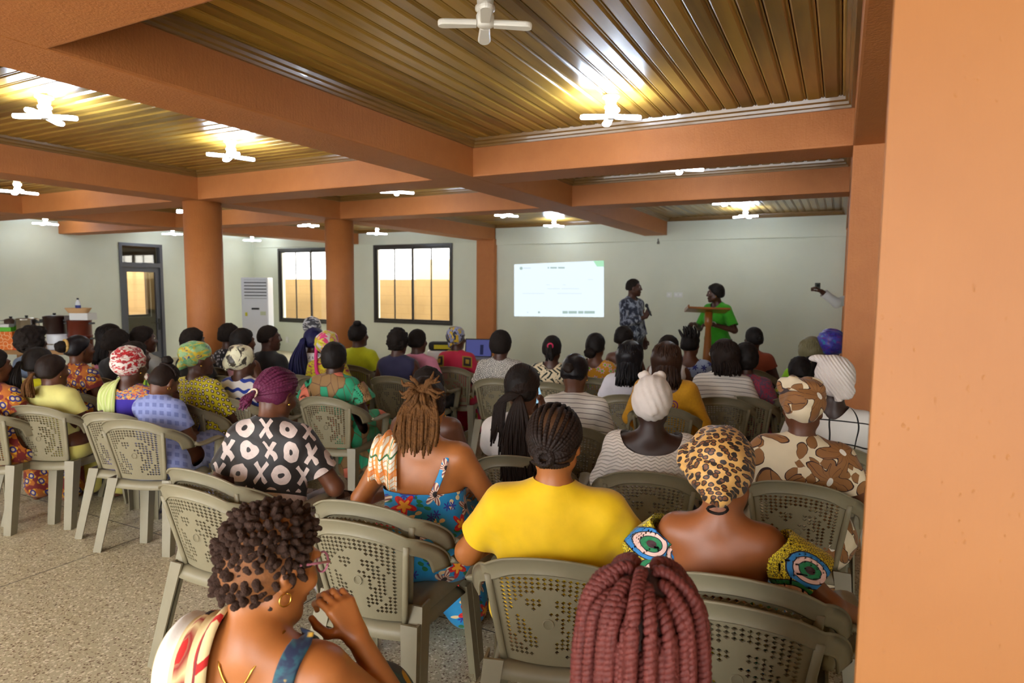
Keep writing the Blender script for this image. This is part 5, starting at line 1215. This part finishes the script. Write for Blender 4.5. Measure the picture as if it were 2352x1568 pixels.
for sd in (1, -1):
    t = np.linspace(0, 6.283, 18); st.append(([(sd*.034+.027*math.cos(x), .106, .008+.02*math.sin(x)) for x in t], .003)); st.append(([(sd*.062, .10, .014), (sd*.08, .03, .01)], .003))
p.tubes('glasses', plain('pale_glasses_frame', (206, 196, 176), .3), st, 6)
other('woman in a purple and red print with black bobbed hair beside the striped tee', 1715, 787, 1.20, 4, 'dress', cloth('purple_red_print', P_purplered), 'dark', 1.05, 6, (0, 0, 6), .6, hair=dict(m='black', thick=.020, low=-.1, face=.045, bump=.004), sname='purple and red print')
other('woman in a rust sleeveless top with a short tail, right of the lectern', 1733, 750, 1.225, -4, 'top', cloth('rust_knit', lambda g, u, v, q: (g.mix(.0, (150, 66, 38), (150, 66, 38)), g.noise(g.vec(u, v), 120, 2)), .95, .4), 'dark', 1.15, 6, (0, 0, 38), .35, (.07, .07, .055, .495, -.01), hair=dict(m='black', thick=.010, low=-.06, face=.05, bump=.002), more=bun((0, -.13, .015), (.028, .035, .028), 'black'), sname='rust sleeveless top', face=True)
p = other('woman with khaki blonde hair over a lime and black top', 1866, 775, 1.21, 0, 'top', solidc((150, 214, 20)), 'dark', 1.15, 6, (0, 0, 12), .6, CUT, hair=dict(m='khaki', thick=.020, low=-.06, face=.045, bump=.001), more=lambda p: long_hair(p, 'khaki', .10, .09, .02), sname='lime and black top', low=('skirt', cloth('yellow_print_skirt', P_yellowdots)))
f = F(); f.c(p.hf((.0, -.085, -.08)), p.tf((.01, -.14, .30)), .075, .085, .05); f.post = lambda P, d: d-.003*vnoise(P, 30., 2); add_field('loose_hair', f, .011, HM['black'], p.root)
other('woman in a blue and purple head wrap beside the right column', 1910, 757, 1.28, -2, 'dress', cloth('teal_print_dress', P_tie([(60, 130, 150), (40, 50, 110), (196, 190, 180)], 24)), 'mid', 1., 5, (0, 0, 14), .5, ht=.03, scarf=dict(mat=cloth('blue_purple_wrap', P_tie([(40, 30, 130), (60, 60, 170), (96, 40, 130), (30, 120, 160)], 15, (1, 1, 2)), .4), rx=.108, ry=.122, rz=.102, c=(0, -.026, .048), low=-.05, tilt=.2, freq=44., fold=.008, knot=[((.10, -.07, .0), (.035, .035, .05))]), sname='blue and purple head wrap')
other('woman in a yellow and grey print, her hair hidden by the brown floral wrap', 1838, 818, 1.10, 4, 'dress', cloth('yellow_grey_print', P_tie([(196, 190, 30), (140, 138, 120), (66, 60, 30)], 22)), 'dark', 1.15, 10, (6, 0, 0), .7, hair=dict(m='black', thick=.016, low=-.06, face=.05, bump=.004), sname='yellow and grey print')
# ================================================================== the speakers
def P_acid(g, u, v, p):
    n = g.noise(g.vec(p[0]*1.2, p[1], p[2]*.7), 16, 4, .62, .6); return g.mix(g.step(n, .46, .60), (38, 44, 62), (150, 158, 176))
Q = atd(1455, 628, 8.9)
M_ = dict(stand=.93)
p = Person(0, 0, None, k=1.0, yaw=-112, w=1.05, lean=0, head=(2, 0, 36), skin='dark', ht=.008, stand=.90+(Q[2]-1.70)*.5, bust=0, at=(0, 0, 0), vox=.011)
p.k = 1; off = rotm(z=-112) @ p.top; p.loc = A(Q[0]-off[0], Q[1]-off[1], 0)
sh = p.sh
p.arm[1] = (p.sh[1]+A(.06, .06, -.26), p.sh[1]+A(-.16, .25, -.17), A(-.25, .12, .5), A(-.8, -.5, .2)); p.handcurl = (75, 35)
p.arm[-1] = (p.sh[-1]+A(-.06, -.02, -.27), p.sh[-1]+A(-.07, .06, -.50), A(0, .12, -1), A(.9, .3, 0))
p.make('man standing by the projected slide in a mottled blue shirt, holding a microphone'); p.body(); p.eyes()
p.garment('shirt', cloth('mottled_blue_shirt', P_acid, .8), .018, 1.75, .012, (.075, .08, .07, .49, .0), bottom=p.P0[2]-.17, skirt=0, h=.011)
f = F(); p.torso(f, .016); p.legs(f, .022, .92, False); add_field('trousers', f, .012, solidc((28, 30, 40)), p.root, [lambda P: (P[:, 2]-(p.P0[2]+.02))])
p.hair('curl', .007, -.045, .045, .002); MAN = p
fist = p.arm[1][1]+A(-.02, .05, .07); R3 = rotm(z=p.yaw); tip = p.hf((.01, .12, -.11))
fw_ = R3 @ fist+p.loc; mtop = R3 @ tip+p.loc; dv = (mtop-fw_); dv /= np.linalg.norm(dv)
mic = empty('microphone', tuple(fw_), 0, 'black handheld microphone at the mouth of the standing man', 'microphone')
MB().tube([-dv*.06, dv*.02, dv*.09], [.011, .013, .017], 12).build('handle', plain('black_metal', (28, 28, 30), .4), mic, True)
mb = MB(); mb.lathe([(max(1e-4, .025*math.cos(x)), .025*math.sin(x)*1.15) for x in np.linspace(-1.57, 1.57, 9)], tuple(dv*.11), 14); mb.build('grille', plain('dark_mesh', (50, 52, 54), .5, Metallic=.6), mic, True)
# woman in green at the lectern
Q = atd(1644, 643, 8.7)
p = Person(0, 0, None, k=.97, yaw=148, w=1.1, lean=8, head=(4, 0, -42+0), skin='dark', ht=.022, stand=.86+(Q[2]-1.62)*.5, at=(0, 0, 0), vox=.011)
p.hc = p.hc; p.Rh = rotm(0, 0, -40+0) @ rotm(-4, 0, 0); off = rotm(z=148) @ p.top; p.loc = A(Q[0]-off[0], Q[1]-off[1], 0)
for sd, el, wr in ((1, (.13, .02, -.28), (-.02, .27, -.20)), (-1, (-.14, .0, -.27), (.0, .27, -.19))):
    p.arm[sd] = (p.sh[sd]+A(*el), p.sh[sd]+A(*wr), A(-.3*sd, .9, .15), A(0, .2, -1))
p.make('woman in a bright green tee leaning on the wooden lectern'); p.body(); p.eyes()
M_GRN = solidc((58, 168, 22)); p.garment('tee', M_GRN, .014, .78, .016, (.082, .085, .07, .48, .0), bottom=p.P0[2]-.14, h=.011)
f = F(); p.torso(f, .012); p.legs(f, .016, .95, False); add_field('trousers', f, .012, cloth('dark_floral_trousers', P_tie([(40, 36, 40), (110, 100, 96)], 30)), p.root, [lambda P: (P[:, 2]-(p.P0[2]+.0))])
p.hair('black', .024, -.07, .06, .004); p.earrings(.009, both=True); GREEN = p
p.tubes('bracelet', plain('bead_bracelet', (206, 200, 190), .3), [([p.arm[-1][1]+A(.036*math.cos(x), -.03+.012*math.sin(x), .036*math.sin(x)) for x in np.linspace(0, 6.28, 16)], .006)], 6, 'local')
g = G('lectern_wood'); x, y, z = g.xyz(); n = g.noise(g.vec(x*20., y*20., z*2.5), 1, 4, .6, .5); M_LEC = g.done(g.mix(n, (122, 66, 20), (172, 104, 38)), .35, Coat_Weight=.3)
b0 = atd(1628, 712, 8.35); b1 = atd(1582, 706, 8.35); b2 = atd(1668, 712, 8.35)
le = empty('lectern', (b0[0], b0[1], 0), 0, 'slim wooden lectern with a slanted top in front of the woman in green', 'lectern')
zt = b0[2]; MB().lathe([(.16, 0), (.16, .04), (.06, .07), (.042, .2), (.062, .5), (.055, .75), (.035, zt-.22), (.05, zt-.19), (.05, zt-.02)], (0, 0, 0), 20).build('post', M_LEC, le, True)
ax = rotm(z=27-8); M = Matrix.Translation((0, 0, zt+.0)) @ Matrix.Rotation(math.radians(19), 4, 'Z') @ Matrix.Rotation(math.radians(1.5), 4, 'Y') @ Matrix.Rotation(math.radians(-10), 4, 'X')
MB().box(-.275, .24, -.19, .17, -.012, .012, M).build('top', M_LEC, le, False, .004); MB().box(-.275, .24, .165, .185, -.012, .035, M).box(-.290, -.272, -.19, .185, -.012, .035, M).build('ledge', M_LEC, le, False, .003)
# arm of a person behind the far right column
hand = atd(1880, 664, 7.6); elb = atd(1922, 696, 7.6); shd = atd(1985, 676, 7.75)
p = Person(0, 0, None, yaw=100, w=1.05, lean=0, skin='dark', ht=.012, stand=.92, at=(0, 0, 0), vox=.012, bust=0)
off = rotm(z=100) @ p.sh[1]; p.loc = A(shd[0]-off[0]+.0, shd[1]-off[1], 0); Ri = rotm(z=100).T; L = lambda W: Ri @ (W-p.loc)
wr = L(hand)+(L(elb)-L(hand))*.16
p.sh[1] = L(shd); p.arm[1] = (L(elb), wr, L(hand)-L(elb), A(.2, .2, -1)); p.arm[-1] = (p.sh[-1]+A(-.05, .0, -.27), p.sh[-1]+A(-.03, .1, -.49), None, None); p.handcurl = (80, 30)
p.make('person behind the far right column reaching an arm in a white sleeve'); p.body(); p.hair('curl', .008, -.05, .05, .002)
p.garment('shirt', solidc((226, 226, 224)), .014, 1.86, .010, bottom=p.P0[2]-.1, h=.011); f = F(); p.torso(f, .012); p.legs(f, .016, .95, False); add_field('trousers', f, .014, M_BLK, p.root, [lambda P: (P[:, 2]-(p.P0[2]+.0))])
w_ = rotm(z=100) @ (p.arm[1][1]+ (L(hand)-L(elb))*.32)+p.loc
cm = empty('camera_phone', tuple(w_), math.radians(20), 'small dark camera held up in the white-sleeved hand', 'camera')
MB().box(-.012, .045, -.03, .0, -.03, .05).build('case', plain('grey_case', (70, 74, 70), .4), cm, False, .004); MB().lathe([(.016, 0), (.014, .012)], (0, 0, 0), 14, Matrix.Translation((.018, -.03, .018)) @ Matrix.Rotation(math.pi/2, 4, 'X')).build('lens', plain('black_glass', (12, 12, 14), .1), cm)
# ================================================================== projected slide, sockets, air conditioner
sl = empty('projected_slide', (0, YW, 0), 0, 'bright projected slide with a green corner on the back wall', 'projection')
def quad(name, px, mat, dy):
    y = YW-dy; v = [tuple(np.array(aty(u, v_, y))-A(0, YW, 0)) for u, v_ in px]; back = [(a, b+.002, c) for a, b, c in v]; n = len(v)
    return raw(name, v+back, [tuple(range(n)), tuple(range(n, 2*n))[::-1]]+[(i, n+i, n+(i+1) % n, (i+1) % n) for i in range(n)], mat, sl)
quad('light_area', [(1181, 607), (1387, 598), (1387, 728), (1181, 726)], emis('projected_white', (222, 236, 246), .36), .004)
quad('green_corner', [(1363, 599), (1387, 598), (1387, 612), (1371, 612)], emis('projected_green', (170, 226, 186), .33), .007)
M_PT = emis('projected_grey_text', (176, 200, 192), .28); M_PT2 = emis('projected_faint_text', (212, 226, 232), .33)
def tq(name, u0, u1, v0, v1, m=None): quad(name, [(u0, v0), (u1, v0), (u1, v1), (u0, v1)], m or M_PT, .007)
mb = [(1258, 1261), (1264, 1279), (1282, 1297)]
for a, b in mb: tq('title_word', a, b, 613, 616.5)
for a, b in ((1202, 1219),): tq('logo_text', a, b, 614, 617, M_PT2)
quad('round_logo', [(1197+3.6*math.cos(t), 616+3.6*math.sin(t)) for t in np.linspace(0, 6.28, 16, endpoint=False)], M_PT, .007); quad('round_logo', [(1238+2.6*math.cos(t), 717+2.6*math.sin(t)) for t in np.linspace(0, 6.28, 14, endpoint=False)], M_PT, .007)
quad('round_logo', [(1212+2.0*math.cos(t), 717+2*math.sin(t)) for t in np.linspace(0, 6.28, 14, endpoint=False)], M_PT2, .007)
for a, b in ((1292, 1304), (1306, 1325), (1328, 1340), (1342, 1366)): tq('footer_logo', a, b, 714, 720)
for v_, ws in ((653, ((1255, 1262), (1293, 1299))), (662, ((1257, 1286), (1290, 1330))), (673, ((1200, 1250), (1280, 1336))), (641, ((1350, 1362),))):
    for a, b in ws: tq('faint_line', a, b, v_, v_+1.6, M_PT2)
M_SW = plain('white_switch', (222, 224, 220), .4)
def socket(u, v, y, wd, ht, n, label):
    c = aty(u, v, y); r = empty('wall_socket', (c[0], y, c[2]), 0, label, 'socket')
    MB().box(-wd/2, wd/2, -.012, 0, -ht/2, ht/2).build('plate', M_SW, r, False, .003)
    for i in range(n): x = -wd/2+wd*(i+.5)/n; MB().box(x-.018, x+.018, -.017, -.011, -.012, .022).build('rocker', plain('switch_rocker', (236, 238, 234), .35), r, False, .002)
socket(1537, 677, YW, .085, .085, 1, 'single white switch plate on the back wall between the two speakers'); socket(1558, 677, YW, .146, .085, 2, 'double white switch plate on the back wall between the two speakers')
socket(660, 780, YW, .09, .14, 1, 'pale power socket low on the wall below the left window')
tag(MB().lathe([(.012, 0), (.012, -.05), (.022, -.06), (.02, -.09)], tuple(aty(1512, 548, YW-.03)), 12).build('wall_hook', plain('grey_hook', (120, 118, 110))), 'tiny hook just under the ceiling band of the back wall', 'hook')
ac0 = atd(553, 690, 13.9); ac1 = atd(617, 690, 13.9)
acx = (ac0[0]+ac1[0])/2; acy = (ac0[1]+ac1[1])/2; az = math.atan2(ac1[1]-ac0[1], ac1[0]-ac0[0]); zt = atd(585, 637, 13.9)[2]; wd = np.linalg.norm((ac1-ac0)[:2])*.96
ac = empty('air_conditioner', (acx, acy, 0), az, 'tall white standing air conditioner in the back left corner', 'air conditioner')
M_AC = plain('white_appliance', (222, 226, 234), .35); MB().box(-wd/2, wd/2, 0, .32, 0, zt).build('cabinet', M_AC, ac, False, .02)
MB().box(-wd/2+.07, wd/2-.03, -.006, .01, zt-.46, zt-.05).build('grille_recess', plain('dark_recess', (96, 100, 108)), ac)
for i in range(6): MB().box(-wd/2+.07, wd/2-.03, -.02, .006, zt-.45+i*.07, zt-.405+i*.07).build('louvre', M_AC, ac, False, .004)
MB().box(-wd/2+.05, wd/2-.02, -.010, .004, .1, zt-.95).build('lower_panel', M_AC, ac, False, .006); MB().box(-wd/2+.05, wd/2-.02, -.010, .004, zt-.93, zt-.50).build('control_panel', M_AC, ac, False, .006)
MB().box(-.07, .10, -.014, -.008, zt-.70, zt-.66).build('display', plain('black_display', (18, 18, 20), .15), ac); MB().box(-wd/2+.08, -wd/2+.13, -.014, -.008, zt-.84, zt-.76).build('yellow_sticker', plain('yellow_sticker', (206, 200, 40)), ac); MB().box(wd/2-.17, wd/2-.05, -.014, -.008, zt-.82, zt-.74).build('energy_label', plain('energy_label', (196, 206, 176)), ac)
# ================================================================== serving table and its pots
g = G('table_wood'); x, y, z = g.xyz(); M_TAB = g.done(g.mix(g.noise(g.vec(x*3., y*30., z*30.), 1, 4), (128, 92, 48), (168, 126, 74)), .5)
TD = 8.6
tl = atd(-40, 809, TD); tr = atd(222, 799, TD); tz = .74; az = math.atan2(tr[1]-tl[1], tr[0]-tl[0]); cx, cy = (tl[0]+tr[0])/2, (tl[1]+tr[1])/2; L_ = np.linalg.norm((tr-tl)[:2])
tz = (tl[2]+tr[2])/2
tb = empty('serving_table', (cx, cy, 0), az, 'long wooden serving table at the left picture edge', 'table'); MB().box(-L_/2, L_/2, -.02, .62, tz-.06, tz).build('tabletop', M_TAB, tb, False, .006)
for a in (-1, 1):
    for b in (.03, .57): MB().box(a*(L_/2-.06)-.025, a*(L_/2-.06)+.025, b-.025, b+.025, 0, tz-.06).build('leg', M_TAB, tb)
def on_table(u, back=.16): 
    q = atd(u, 800, TD); t = ((q[0]-cx)*math.cos(az)+(q[1]-cy)*math.sin(az)); return cx+t*math.cos(az)-back*math.sin(az), cy+t*math.sin(az)+back*math.cos(az)
PXM = TD/FPX
M_STEEL = plain('polished_steel', (196, 192, 184), .18, Metallic=1.); M_DARKPOT = plain('dark_brown_enamel', (40, 22, 18), .3); M_BROWNPOT = plain('red_brown_enamel', (96, 36, 22), .3); M_PB = plain('black_plastic', (25, 25, 25), .4)
def pot(u, wpx, hpx, z0, mat, label, cat='pot', lid=True, handles=True, rz=0.):
    x, y = on_table(u); r = wpx*PXM/2; h = hpx*PXM; o = empty('cooking_pot', (x, y, z0), az+rz, label, cat)
    MB().lathe([(r*.96, 0), (r, .012), (r, h*.92), (r*1.03, h*.94), (r*1.03, h*.97)], (0, 0, 0), 28).build('pot_body', mat, o, True)
    if lid: 
        MB().lathe([(r*1.04, h*.97), (r*1.04, h), (r*.7, h+.012), (r*.2, h+.02)], (0, 0, 0), 28).build('lid', mat, o, True); MB().lathe([(.012, h+.018), (.02, h+.035), (.018, h+.045)], (0, 0, 0), 12).build('knob', M_PB, o, True)
    if handles:
        for a in (1, -1): MB().box(a*r-.0 if a > 0 else -r-.05, r+.05 if a > 0 else -r, -.035, .035, h*.72, h*.84).build('handle', M_PB, o, False, .006)
    return z0+h+(.0 if not lid else .02)
z1 = pot(168, 50, 33, tz, M_BROWNPOT, 'lower red-brown pot of the stack on the serving table'); z1 = pot(167, 49, 36, z1-.02, M_BROWNPOT, 'upper red-brown pot of the stack, under the white carton', lid=False)
x, y = on_table(120); rc = empty('rice_cooker', (x, y, tz), az, 'white cylindrical cooker under the dark pot on the serving table', 'cooker'); MB().lathe([(.14, 0), (.15, .02), (.15, .20), (.145, .215)], (0, 0, 0), 28).build('cooker_body', plain('white_enamel', (206, 210, 216), .3), rc, True); MB().lathe([(.152, .07), (.152, .085)], (0, 0, 0), 28).build('band', M_STEEL, rc, True)
pot(110, 46, 40, tz+.215, M_DARKPOT, 'dark brown pot standing on the white cooker')
pot(45, 48, 35, tz+.21, M_STEEL, 'shiny steel pot on the orange carton on the serving table'); pot(8, 26, 9, tz+59*PXM, plain('brown_lid_pot', (70, 50, 40), .4), 'small brown pot on the white box at the left edge', lid=True)
def carton(u, wpx, hpx, z0, dep, mat, label, cat='box', name='carton', back=.12):
    x, y = on_table(u, back); o = MB().box(-wpx*PXM/2, wpx*PXM/2, -dep/2, dep/2, 0, hpx*PXM).build(name, mat, None, False, .003); o.location = (x, y, z0); o.rotation_euler[2] = az; return tag(o, label, cat)
g = G('orange_carton'); x, y, z = g.xyz(); d, c, _ = g.voro(g.vec(x, z), 14, 'F1'); M_OC = g.done(g.mix(g.abs(d-.42) < .05, (222, 110, 22), (240, 190, 140)), .6)
carton(12, 36, 42, tz, .24, M_OC, 'orange carton at the far left of the serving table'); carton(46, 30, 34, tz, .24, plain('deep_orange_carton', (206, 84, 24), .6), 'deep orange carton under the shiny steel pot')
carton(8, 34, 10, tz+42*PXM, .2, plain('green_box', (90, 178, 40), .6), 'flat green box on top of the orange carton'); carton(6, 30, 7, tz+52*PXM, .2, plain('white_carton', (214, 216, 214), .6), 'flat white box on top of the green box')
zc = z1; wc = carton(177, 42, 16, zc, .2, plain('white_carton', (214, 216, 214), .6), 'white carton with faint print on the red-brown pots', back=.16)
carton(148, 18, 10, zc, .12, plain('dark_tin', (70, 58, 52), .5), 'small dark tin beside the white carton', name='tin', back=.16)
x, y = on_table(166, .16); bs = empty('basket', (x, y, zc+16*PXM), az, 'shallow wicker basket on the white carton', 'basket')
mb = MB(); 
for k in range(6): r = .10+.006*k; mb.tube([(r*1.3*math.cos(t), r*.8*math.sin(t), .008+.011*k) for t in np.linspace(0, 6.28, 26)], .006, 6)
mb.build('weave', plain('wicker', (206, 166, 116), .8), bs, True); MB().lathe([(.098, 0), (.1, .006)], (0, 0, 0), 20, Matrix.Diagonal((1.3, .8, 1, 1))).build('base', plain('wicker', (206, 166, 116), .8), bs)
bt = empty('water_bottle', (x, y-.0, zc+16*PXM+.006), az, 'small water bottle with a blue label standing in the basket', 'bottle')
MB().lathe([(.03, 0), (.032, .01), (.032, .12), (.026, .145), (.012, .165), (.012, .178)], (0, 0, 0), 18).build('bottle_body', plain('clear_plastic', (214, 220, 226), .15), bt, True); MB().lathe([(.0335, .04), (.0335, .10)], (0, 0, 0), 18).build('label', plain('blue_label', (40, 56, 130), .5), bt, True); MB().lathe([(.014, .175), (.014, .197)], (0, 0, 0), 14).build('cap', plain('dark_cap', (30, 30, 40), .5), bt)
# ================================================================== laptop and projector table near the front
TD = 7.4; q0 = atd(985, 829, TD); q1 = atd(1130, 826, TD); zt = (q0[2]+q1[2])/2; az = math.atan2((q1-q0)[1], (q1-q0)[0]); c = (q0+q1)/2; L_ = np.linalg.norm((q1-q0)[:2])
dk = empty('projector_table', (c[0], c[1], 0), az, 'light wooden table with the laptop and projector near the back wall', 'table'); MB().box(-L_/2, L_/2, -.05, .5, zt-.04, zt).build('tabletop', plain('peach_wood', (190, 128, 84), .5), dk, False, .004); MB().box(-L_/2+.02, L_/2-.02, -.03, -.01, .1, zt-.04).build('front_panel', plain('peach_wood', (190, 128, 84), .5), dk)
for a in (-1, 1): MB().box(a*(L_/2-.03)-.02, a*(L_/2-.03)+.02, 0, .45, 0, zt-.04).build('side_panel', plain('peach_wood', (190, 128, 84), .5), dk)
def ondk(u, b): 
    q = atd(u, 829, TD); t = (q-c)[0]*math.cos(az)+(q-c)[1]*math.sin(az); return c[0]+t*math.cos(az)-b*math.sin(az), c[1]+t*math.sin(az)+b*math.cos(az)
x, y = ondk(1096, .24); lp = empty('laptop', (x, y, zt), az-.12, 'open laptop with a dim blue screen on the projector table', 'laptop')
MB().box(-.165, .165, -.22, 0, 0, .016).build('keyboard_base', plain('silver_case', (150, 152, 156), .4), lp, False, .004); M = Matrix.Translation((0, 0, .012)) @ Matrix.Rotation(math.radians(-14), 4, 'X')
MB().box(-.165, .165, -.004, .006, 0, .225, M).build('screen_lid', plain('black_case', (16, 16, 18), .4), lp, False, .004); MB().box(-.152, .152, -.008, -.004, .015, .21, M).build('display', emis('dim_blue_screen', (84, 88, 150), .2), lp); MB().box(.02, .06, -.010, -.008, .03, .15, M).build('window_panel', emis('screen_panel', (40, 44, 84), .15), lp)
x, y = ondk(1010, .2); pj = empty('projector', (x, y, zt), az, 'white projector with a black and yellow bag on top, beside the pink tee', 'projector')
MB().box(-.16, .16, -.13, .13, 0, .10).build('case', plain('white_case', (222, 222, 222), .4), pj, False, .015); MB().lathe([(.035, 0), (.035, .03)], (0, 0, 0), 18, Matrix.Translation((.08, .13, .05)) @ Matrix.Rotation(-math.pi/2, 4, 'X')).build('lens', plain('black_glass', (12, 12, 14), .1), pj)
o = MB().box(-.15, .15, -.09, .09, 0, .10).build('bag', plain('black_nylon', (24, 24, 24), .7), None, False, .04); o.location = (x, y, zt+.10); o.rotation_euler[2] = az; tag(o, 'black and yellow bag lying on the white projector', 'bag'); b = MB().box(-.08, .12, -.095, -.088, .02, .07).build('yellow_panel', plain('yellow_nylon', (200, 186, 30), .7), o, False, .002)
# ================================================================== small things in hands and on the right column
def toW(p, q): return rotm(z=p.yaw) @ A(*q)+p.loc
p = WOMAN_PHONE; el, wr, d, n_ = p.arm[1]; q = toW(p, wr+A(.0, .03, .13)); ph = empty('phone', tuple(q), math.radians(p.yaw+66), 'smartphone held upright by the woman with very long thin braids', 'phone')
M = Matrix.Rotation(math.radians(-20), 4, 'X'); MB().box(-.038, .038, -.005, .005, -.07, .085, M).build('case', M_PB, ph, False, .004); MB().box(-.034, .034, -.0065, -.005, -.06, .075, M).build('display', emis('phone_screen', (150, 190, 210), .35), ph)
p = WOMAN_LAV; q = toW(p, p.arm[1][1]+A(-.06, .10, -.045)); o = MB().box(-.10, .10, -.14, .14, 0, .008).build('notepad', plain('white_paper', (214, 220, 226), .8)); o.location = q; o.rotation_euler = (0, 0, math.radians(p.yaw+15)); tag(o, 'white notepad on the lap of the woman in lavender', 'notepad')
pn = MB().tube([(0, 0, 0), (.02, .02, .10)], .004, 8).build('pen', plain('blue_pen', (40, 60, 150), .4)); pn.location = toW(p, p.arm[1][1]+A(-.03, .09, -.03)); tag(pn, 'blue pen in the writing hand of the woman in lavender', 'pen')
q = aty(1942, 760, 6.62); rb = empty('ribbon', (0, 0, 0), 0, 'yellow and orange ribbon hanging on the far right column', 'ribbon')
a = [aty(1939.5+2*i, 736+i*14, 6.64) for i in range(4)]
for k, cl in ((0, (226, 120, 30)), (1, (226, 214, 40)), (2, (232, 96, 24))):
    w_ = .022; A0, A1_ = a[k]+A(-.01, 0, 0), a[k+1]+A(-.01, 0, 0); MB().tube([A0, (A0+A1_)/2, A1_], [.006+.005*k, .010+.004*k, .013+.003*k], 8, .3, (1, 0, 0)).build('stripe', plain('ribbon_%d' % k, cl, .7), rb, True)
